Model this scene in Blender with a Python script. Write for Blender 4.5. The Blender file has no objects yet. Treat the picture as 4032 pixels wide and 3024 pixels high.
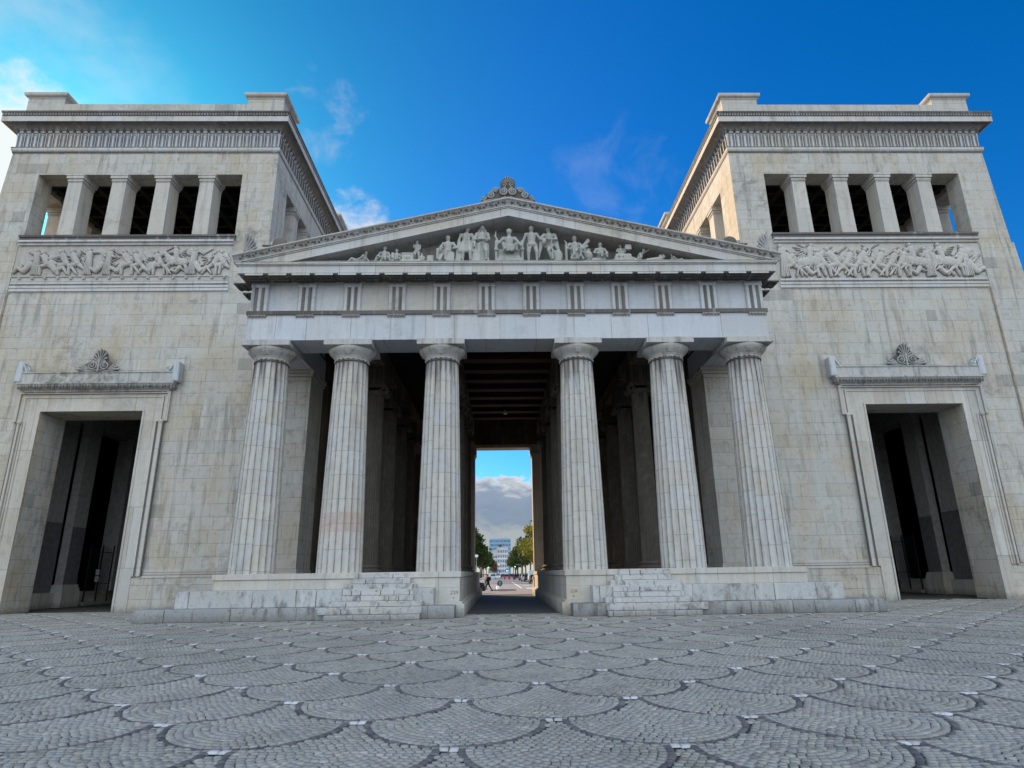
import bpy, bmesh, math, random
import numpy as np
from mathutils import Vector, Matrix

S = bpy.context.scene
PI = math.pi
# ------------------------------------------------------------------ camera
PITCH, YAW, ROLL, CX = 0.29211694, 0.0215301464, -0.01453368, -0.49187988
fw = Vector((math.sin(YAW)*math.cos(PITCH), math.cos(YAW)*math.cos(PITCH), math.sin(PITCH)))
r0 = Vector((math.cos(YAW), -math.sin(YAW), 0)); u0 = r0.cross(fw)
RR = math.cos(ROLL)*r0 + math.sin(ROLL)*u0
UU = -math.sin(ROLL)*r0 + math.cos(ROLL)*u0
cam = bpy.data.cameras.new("camera"); co = bpy.data.objects.new("camera", cam)
S.collection.objects.link(co)
m = Matrix((( RR.x, UU.x, -fw.x, CX), (RR.y, UU.y, -fw.y, 0), (RR.z, UU.z, -fw.z, 1.6), (0, 0, 0, 1)))
co.matrix_world = m
cam.sensor_width = 36; cam.lens = 36*2475.6/4032; cam.clip_start = 0.1; cam.clip_end = 5000
S.camera = co
# ------------------------------------------------------------------ light
SUN_AZ, SUN_EL = math.radians(-39), math.radians(26)      # azimuth from +Y towards +X
sd = Vector((math.sin(SUN_AZ)*math.cos(SUN_EL), math.cos(SUN_AZ)*math.cos(SUN_EL), math.sin(SUN_EL)))
sl = bpy.data.lights.new("sun", 'SUN'); sl.energy = 4.8; sl.angle = math.radians(0.53); sl.color = (1, .70, .40)
so = bpy.data.objects.new("sun", sl); S.collection.objects.link(so)
so.rotation_euler = (-sd).to_track_quat('-Z', 'Y').to_euler()
W = bpy.data.worlds.new("World"); S.world = W; W.use_nodes = True
S.view_settings.view_transform = 'Standard'; S.view_settings.look = 'None'
S.view_settings.exposure = 0.75; S.view_settings.gamma = 1

class NT:                                                  # tiny node helper
    def __init__(s, nt): s.nt = nt; s.n = nt.nodes; s.l = nt.links; s.n.clear()
    def node(s, t, **kw):
        nd = s.n.new(t)
        for k, v in kw.items():
            setattr(nd, k, v)
        return nd
    def put(s, sock, v):
        if isinstance(v, bpy.types.NodeSocket): s.l.new(v, sock)
        elif v is not None: sock.default_value = v
    def math(s, op, a, b=None, c=None, clamp=False):
        nd = s.node('ShaderNodeMath', operation=op, use_clamp=clamp)
        s.put(nd.inputs[0], a); s.put(nd.inputs[1], b)
        if c is not None: s.put(nd.inputs[2], c)
        return nd.outputs[0]
    def vmath(s, op, a, b=None):
        nd = s.node('ShaderNodeVectorMath', operation=op); s.put(nd.inputs[0], a)
        if b is not None: s.put(nd.inputs[1], b)
        return nd.outputs[1] if op in ('DOT_PRODUCT', 'LENGTH') else nd.outputs[0]
    def smooth(s, x, a, b, lo=0., hi=1.):
        nd = s.node('ShaderNodeMapRange', interpolation_type='SMOOTHSTEP')
        s.put(nd.inputs[0], x); s.put(nd.inputs[1], a); s.put(nd.inputs[2], b); s.put(nd.inputs[3], lo); s.put(nd.inputs[4], hi)
        return nd.outputs[0]
    def mix(s, f, a, b, mode='MIX'):
        nd = s.node('ShaderNodeMix', data_type='RGBA', blend_type=mode)
        s.put(nd.inputs[0], f)
        for k, v in ((6, a), (7, b)):
            if isinstance(v, tuple): v = (v[0], v[1], v[2], 1)
            s.put(nd.inputs[k], v)
        return nd.outputs[2]
    def mixf(s, f, a, b):
        nd = s.node('ShaderNodeMix', data_type='FLOAT'); s.put(nd.inputs[0], f); s.put(nd.inputs[2], a); s.put(nd.inputs[3], b)
        return nd.outputs[0]
    def noise(s, vec, scale, detail=3., rough=.55, dist=0.):
        nd = s.node('ShaderNodeTexNoise'); s.put(nd.inputs['Vector'], vec)
        nd.inputs['Scale'].default_value = scale; nd.inputs['Detail'].default_value = detail
        nd.inputs['Roughness'].default_value = rough; nd.inputs['Distortion'].default_value = dist
        return nd.outputs[0]
    def white(s, vec):
        nd = s.node('ShaderNodeTexWhiteNoise', noise_dimensions='3D'); s.put(nd.inputs['Vector'], vec)
        return nd.outputs[0]
    def comb(s, x, y, z):
        nd = s.node('ShaderNodeCombineXYZ'); s.put(nd.inputs[0], x); s.put(nd.inputs[1], y); s.put(nd.inputs[2], z)
        return nd.outputs[0]
    def sep(s, v):
        nd = s.node('ShaderNodeSeparateXYZ'); s.put(nd.inputs[0], v); return nd.outputs[0], nd.outputs[1], nd.outputs[2]
    def ramp(s, f, stops, interp='LINEAR'):
        nd = s.node('ShaderNodeValToRGB'); s.put(nd.inputs[0], f); cr = nd.color_ramp; cr.interpolation = interp
        while len(cr.elements) < len(stops): cr.elements.new(.5)
        for e, (p, c) in zip(cr.elements, stops): e.position = p; e.color = (c[0], c[1], c[2], 1)
        return nd.outputs[0]

# sky: Nishita, with broken cloud laid out by direction
w = NT(W.node_tree)
sky = w.node('ShaderNodeTexSky', sky_type='NISHITA'); sky.sun_disc = False
sky.sun_elevation = SUN_EL; sky.sun_rotation = SUN_AZ; sky.air_density = 1.0; sky.dust_density = 0.6; sky.ozone_density = 4.0; sky.altitude = 500
tc = w.node('ShaderNodeTexCoord').outputs['Generated']
dirn = w.vmath('NORMALIZE', tc)
dx, dy, dz = w.sep(dirn)
hs = w.node('ShaderNodeHueSaturation'); w.put(hs.inputs['Color'], sky.outputs[0])
hs.inputs['Saturation'].default_value = 1.35; hs.inputs['Value'].default_value = 1.0
skyc = w.mix(1.0, hs.outputs[0], (0.42, 0.76, 0.90), 'MULTIPLY')
skyc = w.mix(w.math('MULTIPLY', w.smooth(w.vmath('DOT_PRODUCT', dirn, Vector((-.56, .55, .62)).normalized()), math.cos(.75), math.cos(.15)), .8), skyc, w.mix(1.0, skyc, (.22, 1.02, .74), 'MULTIPLY'))
# planar cloud coordinates: direction projected on a cloud deck
dzc = w.math('MAXIMUM', dz, .02)
dk = w.comb(w.math('DIVIDE', dx, w.math('ADD', dzc, .12)), w.math('DIVIDE', dy, w.math('ADD', dzc, .12)), 0.)
n1 = w.noise(dk, 1.3, 8, .6, .35); n2 = w.noise(dirn, 9, 7, .62, .4); n3 = w.noise(w.comb(dx, dy, w.math('MULTIPLY', dz, 3.)), 4.5, 6, .55)
n5 = w.noise(w.comb(dx, dy, w.math('MULTIPLY', dz, 2.2)), 26., 7, .62, .5)
def spot(cx, cy, cz, rad, soft):                           # a cloud-bearing part of the sky
    d = w.vmath('DOT_PRODUCT', dirn, Vector((cx, cy, cz)).normalized())
    return w.smooth(d, math.cos(rad), math.cos(soft))
def patch(sp, lo, hi, amt, noise):
    t = w.math('ADD', noise, w.math('MULTIPLY', w.math('SUBTRACT', sp, 1.0), .45))
    return w.math('MULTIPLY', w.smooth(t, lo, hi), w.math('MULTIPLY', sp, amt))
n4 = w.noise(w.comb(dx, dy, w.math('MULTIPLY', dz, 1.6)), 7., 7, .6, .15)
m1 = patch(spot(-.222, .83, .512, .085, .03), .29, .50, .95, n4)
m7 = patch(spot(-.60, .62, .50, .17, .05), .30, .50, .95, n4)          # small cumulus left of the pediment
m2 = patch(spot(-.245, .745, .62, .11, .03), .42, .68, .50, n2)          # wisps above it
m3 = patch(spot(.17, .80, .57, .16, .03), .42, .70, .20, n2)             # faint veil right of the apex
m4 = patch(spot(-.62, .60, .50, .42, .06), .36, .66, .60, n1)           # bright haze near the sun
hz_ = w.math('SUBTRACT', 1., w.smooth(w.math('ADD', dz, w.math('ADD', w.math('MULTIPLY', w.math('SUBTRACT', n2, .5), .05), w.math('MULTIPLY', w.math('SUBTRACT', n5, .5), .10))), .140, .152))
m5 = w.math('MULTIPLY', hz_, .94)                                        # bank of cloud low over the horizon
back = w.smooth(w.math('MULTIPLY', dy, -1.), -.05, .55)
m6 = w.math('MULTIPLY', w.math('MULTIPLY', back, w.smooth(n1, .30, .48)), .95)   # unseen bright cloud, added behind the viewer to light the shaded fronts
lowtone = w.smooth(dz, .0, .14)
bank = w.ramp(w.math('ADD', w.math('MULTIPLY', dz, 6.4), w.math('ADD', w.math('MULTIPLY', w.math('SUBTRACT', n3, .5), .4), w.math('MULTIPLY', w.math('SUBTRACT', n5, .5), .55))),
              [(.05, (.95, .90, .80)), (.25, (.62, .62, .64)), (.42, (.56, .57, .58)), (.55, (.34, .39, .50)), (.80, (.42, .48, .60)), (.95, (1.1, 1.05, .98))])
white = (1., .98, .95)
STR = .12
col = skyc
K = 1/STR
def sc(c, f): return tuple(v*f for v in c)
col = w.mix(m4, col, sc((.80, .86, .88), K*.62))
col = w.mix(m7, col, sc((.90, .92, .90), K*.62))
col = w.mix(m3, col, sc((.42, .50, .80), K*.6))
col = w.mix(m2, col, sc((.60, .68, .85), K*.55))
col = w.mix(m1, col, sc((.85, .87, .90), K*.55))
bk = w.vmath('SCALE', bank); bk.node.inputs[3].default_value = K*.42
col = w.mix(m5, col, bk)
col = w.mix(m6, col, sc((.89, .97, 1.02), K*1.15))
bg = w.node('ShaderNodeBackground'); w.put(bg.inputs[0], col); bg.inputs[1].default_value = STR
wo = w.node('ShaderNodeOutputWorld'); w.l.new(bg.outputs[0], wo.inputs[0])

# ------------------------------------------------------------------ materials
def new_mat(name):
    mt = bpy.data.materials.new(name); mt.use_nodes = True
    return mt, NT(mt.node_tree)
def cavity(t, c, lo=.47, hi=.50, amt=.9, darken=(.06, .055, .05)):  # darkens the concave parts of a mesh
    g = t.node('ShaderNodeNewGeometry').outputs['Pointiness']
    return t.mix(t.math('MULTIPLY', t.math('SUBTRACT', 1., t.smooth(g, lo, hi)), amt), c, darken)
def finish(t, col, rough=.8, bump=None, bstr=.3, bdist=.02, metal=0., spec=.3, emit=None, estr=0.):
    p = t.node('ShaderNodeBsdfPrincipled'); o = t.node('ShaderNodeOutputMaterial')
    if isinstance(col, tuple): col = (col[0], col[1], col[2], 1)
    t.put(p.inputs['Base Color'], col); t.put(p.inputs['Roughness'], rough); p.inputs['Metallic'].default_value = metal
    p.inputs['Specular IOR Level'].default_value = spec
    if bump is not None:
        b = t.node('ShaderNodeBump'); b.inputs['Strength'].default_value = bstr; b.inputs['Distance'].default_value = bdist
        t.put(b.inputs['Height'], bump); t.l.new(b.outputs[0], p.inputs['Normal'])
    if emit: p.inputs['Emission Color'].default_value = (*emit, 1); p.inputs['Emission Strength'].default_value = estr
    t.l.new(p.outputs[0], o.inputs[0])
def plain(name, c, rough=.6, metal=0., var=.15, scale=4., spec=.3, emit=None, estr=0.):
    mt, t = new_mat(name)
    if emit: finish(t, c, rough, metal=metal, emit=emit, estr=estr); return mt
    pos = t.node('ShaderNodeNewGeometry').outputs['Position']
    n = t.noise(pos, scale, 4)
    cc = t.mix(t.smooth(n, .3, .7), sc(c, 1-var), sc(c, 1+var))
    finish(t, cc, rough, n, .15, .01, metal, spec)
    return mt
def uvcoords(t):
    g = t.node('ShaderNodeNewGeometry'); x, y, z = t.sep(g.outputs['Position'])
    nx, ny, nz = t.sep(t.vmath('ABSOLUTE', g.outputs['True Normal']))
    side = t.math('GREATER_THAN', nx, .75); flat = t.math('GREATER_THAN', nz, .8)
    u = t.mixf(side, x, t.math('ADD', y, 3.3)); v = t.mixf(flat, z, y)
    return g, x, y, z, u, v
def stone(name, tints, bw=1.25, bh=.56, joint=.5, jw=.012, voff=0., streak=.35, warm=.35, darken=(9., 9., 0.), grime=.25, bstr=.5, blockvar=.9, odd=.0, pink=None, cav=None, hj=True, stz=.28):
    """Weathered ashlar: random block widths per course, block tints, joints, run-off streaks and patches."""
    mt, t = new_mat(name)
    g, x, y, z, u, v = uvcoords(t)
    pos = g.outputs['Position']
    vv = t.math('DIVIDE', t.math('ADD', v, voff), bh); row = t.math('FLOOR', vv); fv = t.math('MULTIPLY', t.math('FRACT', vv), bh)
    rnd = t.white(t.comb(row, 3.7, 0.))
    wr = t.math('MULTIPLY', t.math('ADD', t.math('MULTIPLY', rnd, .5), .75), bw)
    uu = t.math('ADD', t.math('DIVIDE', u, wr), t.math('MULTIPLY', rnd, 17.3)); cell = t.math('FLOOR', uu); fr = t.math('FRACT', uu)
    # a third of the blocks are split in two by an extra joint
    sp = t.white(t.comb(cell, row, 5.1)); cut = t.math('ADD', t.math('MULTIPLY', t.white(t.comb(cell, row, 8.8)), .4), .3)
    dosp = t.math('GREATER_THAN', sp, .66)
    second = t.math('MULTIPLY', t.math('GREATER_THAN', fr, cut), dosp)
    fu = t.math('MULTIPLY', fr, wr)
    dj = t.math('MINIMUM', t.math('MINIMUM', fu, t.math('SUBTRACT', wr, fu)), t.math('MINIMUM', fv, t.math('SUBTRACT', bh, fv)) if hj else 9.)
    dcut = t.mixf(dosp, 9., t.math('ABSOLUTE', t.math('MULTIPLY', t.math('SUBTRACT', fr, cut), wr)))
    dj = t.math('MINIMUM', dj, dcut)
    jt = t.math('SUBTRACT', 1., t.smooth(dj, jw*.35, jw*1.6))
    wear = t.noise(pos, 1.1, 4); jt = t.math('MULTIPLY', jt, t.smooth(wear, .30, .62, .25, 1.))
    idc = t.white(t.comb(cell, row, second)); id2 = t.white(t.comb(row, cell, t.math('ADD', second, 11.)))
    n = len(tints)
    c = t.ramp(idc, [((i+.5)/n, tc_) for i, tc_ in enumerate(tints)])
    c = t.mix(1.-blockvar, c, tints[n//2])
    br = t.math('ADD', t.math('MULTIPLY', id2, .20*blockvar), 1.-.10*blockvar)
    big = t.noise(pos, .32, 5, .6, .3); fine = t.noise(pos, 14., 4, .65); mid = t.noise(pos, 2.3, 5, .62, .6)
    c = t.mix(t.math('MULTIPLY', t.smooth(big, .45, .72), warm*.7), c, (.42, .35, .23))
    c = t.mix(t.math('MULTIPLY', t.smooth(mid, .50, .72), warm*.6), c, (.30, .27, .21))
    if odd: c = t.mix(t.math('MULTIPLY', t.math('GREATER_THAN', id2, 1.-odd), .45), c, (.16, .17, .16))
    sv = t.comb(t.math('MULTIPLY', x, 3.2), t.math('MULTIPLY', y, 3.2), t.math('MULTIPLY', z, stz))
    st = t.noise(sv, 1., 5, .65, .15)
    smk = t.smooth(st, .50, .70)
    c = t.mix(t.math('MULTIPLY', smk, streak), c, (.085, .082, .075))
    pt = t.math('MULTIPLY', t.smooth(t.noise(pos, .22, 6, .7, 1.2), .53, .66), t.smooth(t.noise(pos, 1.9, 6, .75, .8), .38, .62))
    c = t.mix(t.math('MULTIPLY', pt, streak*1.5), c, (.17, .165, .15))
    wd_ = t.smooth(t.noise(t.comb(t.math('MULTIPLY', x, .9), t.math('MULTIPLY', y, .9), t.math('MULTIPLY', z, .12)), 1., 4, .6, .3), .5, .68)
    c = t.mix(t.math('MULTIPLY', wd_, warm*.5), c, (.44, .36, .25))
    sl2 = t.noise(t.comb(t.math('MULTIPLY', x, 2.1), t.math('MULTIPLY', y, 2.1), t.math('MULTIPLY', z, .16)), 1.7, 4)
    c = t.mix(t.math('MULTIPLY', t.smooth(sl2, .56, .72), .28), c, (.62, .64, .66))
    z0, z1, amt = darken                                       # soot belt (rain-shadow crust) between two heights
    if amt:
        sm = t.smooth(t.math('ADD', z, t.math('MULTIPLY', t.math('SUBTRACT', st, .5), 2.6*(z1-z0))), z0, z1)
        c = t.mix(t.math('MULTIPLY', sm, amt), c, (.055, .05, .045))
    gr = t.noise(pos, 5.5, 6, .7, .5)
    c = t.mix(t.math('MULTIPLY', t.smooth(gr, .54, .74), grime), c, (.07, .07, .066))
    ft = t.smooth(t.math('ADD', z, t.math('MULTIPLY', t.math('SUBTRACT', gr, .5), .9)), .42, -.02)
    c = t.mix(t.math('MULTIPLY', ft, .55), c, (.09, .088, .08))
    if pink:
        pk = t.math('MULTIPLY', t.smooth(z, pink[0], pink[0]+.05), t.smooth(z, pink[1]+.05, pink[1]))
        c = t.mix(t.math('MULTIPLY', pk, .5), c, (.50, .27, .22))
    c = t.mix(t.math('MULTIPLY', jt, joint), c, (.085, .075, .062))
    if cav: c = cavity(t, c, *cav)
    k = t.math('MULTIPLY', br, t.math('ADD', t.math('MULTIPLY', fine, .22), .89))
    vs = t.vmath('SCALE', c); t.put(vs.node.inputs[3], k)
    h = t.math('SUBTRACT', t.math('ADD', t.math('MULTIPLY', fine, .25), t.math('MULTIPLY', gr, .35)), jt)
    finish(t, vs, .86, h, bstr, .014, spec=.2)
    return mt
GREY = [(.44, .425, .38), (.475, .465, .44), (.44, .455, .46), (.49, .485, .46), (.44, .45, .445), (.48, .46, .405)]
LIGHT = [(.47, .515, .58), (.53, .545, .57), (.48, .53, .60), (.52, .52, .51)]
WARMT = [(.46, .44, .40), (.50, .48, .44), (.48, .48, .47), (.51, .48, .42)]
M = {}
M['wall'] = stone('limestone_wall', GREY, 1.7, .66, .46, .013, .05, .42, .78, (0, 0, 0), .38, blockvar=.42, odd=.018)
M['wallup'] = stone('limestone_upper', GREY, 1.9, .66, .4, .013, .2, .28, .40, (0, 0, 0), .2, blockvar=.4, odd=.03)
M['pier'] = stone('limestone_pier', WARMT, 3., 1.9, .35, .012, .3, .30, .3, (0, 0, 0), .2, blockvar=.5)
M['col'] = stone('column_marble', LIGHT+WARMT[:1], .62, 1.02, .40, .012, .4, .42, .16, (9.2, 11.3, .80), .16)
M['colp'] = stone('column_marble_pink', LIGHT+WARMT[:1], .62, 1.02, .40, .012, .4, .42, .16, (9.2, 11.3, .80), .16, pink=(3.30, 4.15))
def fluted(name, nf, bh, tints, warm, dark, pink=None, z_soot=(9.3, 11.2)):
    mt, t = new_mat(name); tcn = t.node('ShaderNodeTexCoord').outputs['Object']; ox, oy, oz = t.sep(tcn)
    pos = t.node('ShaderNodeNewGeometry').outputs['Position']; x, y, z = t.sep(pos)
    a = t.math('MULTIPLY', t.math('ADD', t.math('ARCTAN2', oy, ox), PI), nf/(2*PI)); fl = t.math('FLOOR', a); fr = t.math('FRACT', a)
    colid = t.math('FLOOR', t.math('ADD', t.math('MULTIPLY', x, .5), 20.))
    grp = t.math('FLOOR', t.math('MULTIPLY', t.math('ADD', fl, t.math('MULTIPLY', colid, 1.3)), .34))
    zo = t.math('MULTIPLY', t.white(t.comb(grp, colid, 2.)), .5)
    zr = t.math('DIVIDE', t.math('ADD', z, zo), bh); row = t.math('FLOOR', zr); fz = t.math('MULTIPLY', t.math('FRACT', zr), bh)
    idc = t.white(t.comb(grp, row, colid))
    c = t.ramp(idc, [((i+.5)/len(tints), q) for i, q in enumerate(tints)])
    c = t.mix(.30, c, tints[0])
    st = t.noise(t.comb(t.math('MULTIPLY', x, 3.2), t.math('MULTIPLY', y, 3.2), t.math('MULTIPLY', z, .22)), 1., 5, .65, .1)
    mid = t.noise(pos, 2.6, 6, .65, .5); fine = t.noise(pos, 22., 4, .65); gr = t.noise(pos, 6., 6, .7, .4)
    c = t.mix(t.math('MULTIPLY', t.smooth(mid, .45, .7), warm), c, (.40, .33, .24))
    c = t.mix(t.math('MULTIPLY', t.smooth(st, .48, .70), dark), c, (.10, .095, .088))
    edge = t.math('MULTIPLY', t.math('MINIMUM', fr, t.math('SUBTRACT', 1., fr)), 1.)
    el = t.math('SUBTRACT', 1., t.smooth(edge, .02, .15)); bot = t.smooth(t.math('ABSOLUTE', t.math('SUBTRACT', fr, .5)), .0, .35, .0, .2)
    c = t.mix(t.math('MULTIPLY', el, t.smooth(mid, .25, .6, .30, .75)), c, (.12, .11, .10))  # arris shadows painted as dark lines along the flutes
    jt = t.math('SUBTRACT', 1., t.smooth(t.math('MINIMUM', fz, t.math('SUBTRACT', bh, fz)), .004, .018))
    c = t.mix(t.math('MULTIPLY', jt, .45), c, (.11, .10, .09))
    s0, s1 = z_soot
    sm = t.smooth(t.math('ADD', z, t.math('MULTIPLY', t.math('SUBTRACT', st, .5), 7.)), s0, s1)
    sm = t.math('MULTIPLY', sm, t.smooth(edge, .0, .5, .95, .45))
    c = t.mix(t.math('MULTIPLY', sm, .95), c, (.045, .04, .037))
    if pink:
        pk = t.math('MULTIPLY', t.smooth(z, pink[0], pink[0]+.05), t.smooth(z, pink[1]+.05, pink[1]))
        c = t.mix(t.math('MULTIPLY', pk, t.smooth(gr, .3, .6, .18, .5)), c, (.42, .28, .24))
    c = t.mix(t.math('MULTIPLY', t.smooth(gr, .55, .75), .25), c, (.10, .10, .095))
    vs = t.vmath('SCALE', c); t.put(vs.node.inputs[3], t.math('ADD', t.math('MULTIPLY', fine, .25), .875))
    finish(t, vs, .84, t.math('SUBTRACT', gr, jt), .4, .012, spec=.2); return mt
CT = [(.51, .505, .49), (.46, .475, .50), (.55, .54, .51), (.47, .45, .41), (.51, .53, .55)]
M['col'] = fluted('column_marble', 20, 1.02, CT, .35, .30)
M['colp'] = fluted('column_marble_banded', 20, 1.02, CT, .35, .30, pink=(3.30, 4.10))
M['cap'] = stone('capital_marble', [(.38, .385, .38), (.43, .43, .42)], 5., 5., .0, .01, 0, .65, .35, (0, 0, 0), .5, blockvar=.4)
M['hood'] = stone('hood_marble', [(.42, .44, .46), (.46, .465, .46)], 3., 5., .3, .01, 0, .55, .2, (0, 0, 0), .4, blockvar=.4)
M['arch'] = stone('architrave_marble', LIGHT, 2.9, 9., .55, .014, 2., .22, .14, (0, 0, 0), .16, blockvar=.7)
M['frieze'] = stone('frieze_marble', LIGHT+WARMT[:1], 8., 8., .1, .01, 0, .22, .26, (0, 0, 0), .20)
M['trig'] = stone('triglyph_marble', LIGHT, 8., 8., .1, .01, 0, .45, .2, (0, 0, 0), .3)
M['corn'] = stone('cornice_marble', LIGHT+WARMT[:2], 1.9, 9., .45, .014, 3., .28, .3, (0, 0, 0), .25, blockvar=.4)
M['plinth'] = stone('plinth_marble', [(.44, .46, .48), (.49, .50, .51), (.42, .44, .46), (.47, .46, .43)], 2.1, .63, .85, .02, .175, .62, .25, (0, 0, 0), .6, blockvar=.6, hj=False, stz=1.3)
M['plinthd'] = stone('plinth_streaked', [(.25, .27, .285), (.34, .355, .37), (.22, .235, .25)], 2.4, .63, .85, .02, .175, .9, .15, (0, 0, 0), .8, blockvar=.6, hj=False, stz=.8)
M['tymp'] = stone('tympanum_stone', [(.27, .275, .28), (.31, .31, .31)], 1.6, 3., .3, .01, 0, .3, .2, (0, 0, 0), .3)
M['step'] = stone('step_marble', [(.44, .455, .47), (.49, .495, .50), (.41, .425, .44)], 1.35, .207, .85, .022, .01, .62, .2, (0, 0, 0), .7, blockvar=.6, hj=False, stz=2.0)
M['ped'] = stone('pedestal_marble', WARMT, 2.2, 3., .5, .016, .9, .20, .45, (0, 0, 0), .2)
M['soot_shade'] = stone('soot_shade_stone', [(.095, .09, .085), (.135, .13, .125)], 9., 9., 0., .01, 0, .3, .1, (0, 0, 0), .4)  # real soot, and shade painted on soffits, mutules and moulding lines
M['ornm'] = stone('ornament_pale', [(.33, .335, .34), (.40, .40, .40)], 9., 9., 0., .01, 0, .4, .1, (0, 0, 0), .45)
M['groove_shade'] = stone('groove_shade_stone', [(.24, .23, .215), (.30, .29, .27)], 9., 9., 0., .01, 0, .5, .1, (0, 0, 0), .4)  # grime and shade of the triglyph grooves put into the colour
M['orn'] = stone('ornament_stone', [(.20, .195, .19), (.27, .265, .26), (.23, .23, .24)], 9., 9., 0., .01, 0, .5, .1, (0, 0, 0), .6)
M['ornl'] = stone('ornament_light', LIGHT, 9., 9., 0., .01, 0, .4, .1, (0, 0, 0), .45)
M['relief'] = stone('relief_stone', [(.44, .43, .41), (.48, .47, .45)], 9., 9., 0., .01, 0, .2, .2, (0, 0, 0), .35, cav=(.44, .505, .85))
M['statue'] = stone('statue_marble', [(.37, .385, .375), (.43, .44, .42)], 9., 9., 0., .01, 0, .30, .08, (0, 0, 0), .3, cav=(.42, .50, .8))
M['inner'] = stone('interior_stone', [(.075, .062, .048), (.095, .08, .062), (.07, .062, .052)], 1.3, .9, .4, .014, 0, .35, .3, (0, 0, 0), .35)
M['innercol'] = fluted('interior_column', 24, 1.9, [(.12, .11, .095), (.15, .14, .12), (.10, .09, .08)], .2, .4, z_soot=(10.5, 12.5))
M['dado'] = plain('dado_paint', (.14, .14, .15), .8)
M['plaster'] = plain('plaster', (.34, .33, .32), .9)
M['dark'] = plain('dark_timber', (.010, .009, .008), .8)
M['red'] = plain('red_painted_beam', (.028, .005, .005), .7)
M['iron'] = plain('iron', (.03, .035, .04), .5, .5)
M['paving'] = None
M['asph'] = plain('asphalt', (.07, .07, .072), .85, 0, .2, 20)
M['road'] = plain('road_asphalt', (.21, .215, .235), .8, 0, .1, .6)
M['side'] = plain('pavement_slabs', (.26, .26, .26), .85, 0, .12, 2)
M['paint'] = plain('road_paint', (.75, .75, .75), .7)
M['stain'] = plain('brown_rain_stain', (.30, .24, .17), .9, 0, .25, 3)
M['rust'] = plain('faded_red_paint', (.30, .16, .11), .9)
M['glass'] = plain('car_glass', (.02, .025, .03), .15, 0, .1, 2, .6)
M['tyre'] = plain('tyre_rubber', (.02, .02, .02), .9)
M['rim'] = plain('alloy', (.5, .5, .52), .35, .8)
M['white'] = plain('white_enamel', (.75, .76, .78), .5)
M['lampw'] = plain('lamp_glass', (.85, .86, .88), .3)
M['bark'] = plain('bark', (.06, .05, .04), .95)
M['skin'] = plain('skin', (.45, .28, .2), .6)
M['roofm'] = plain('sheet_metal_roof', (.16, .17, .16), .6, .3)

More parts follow.
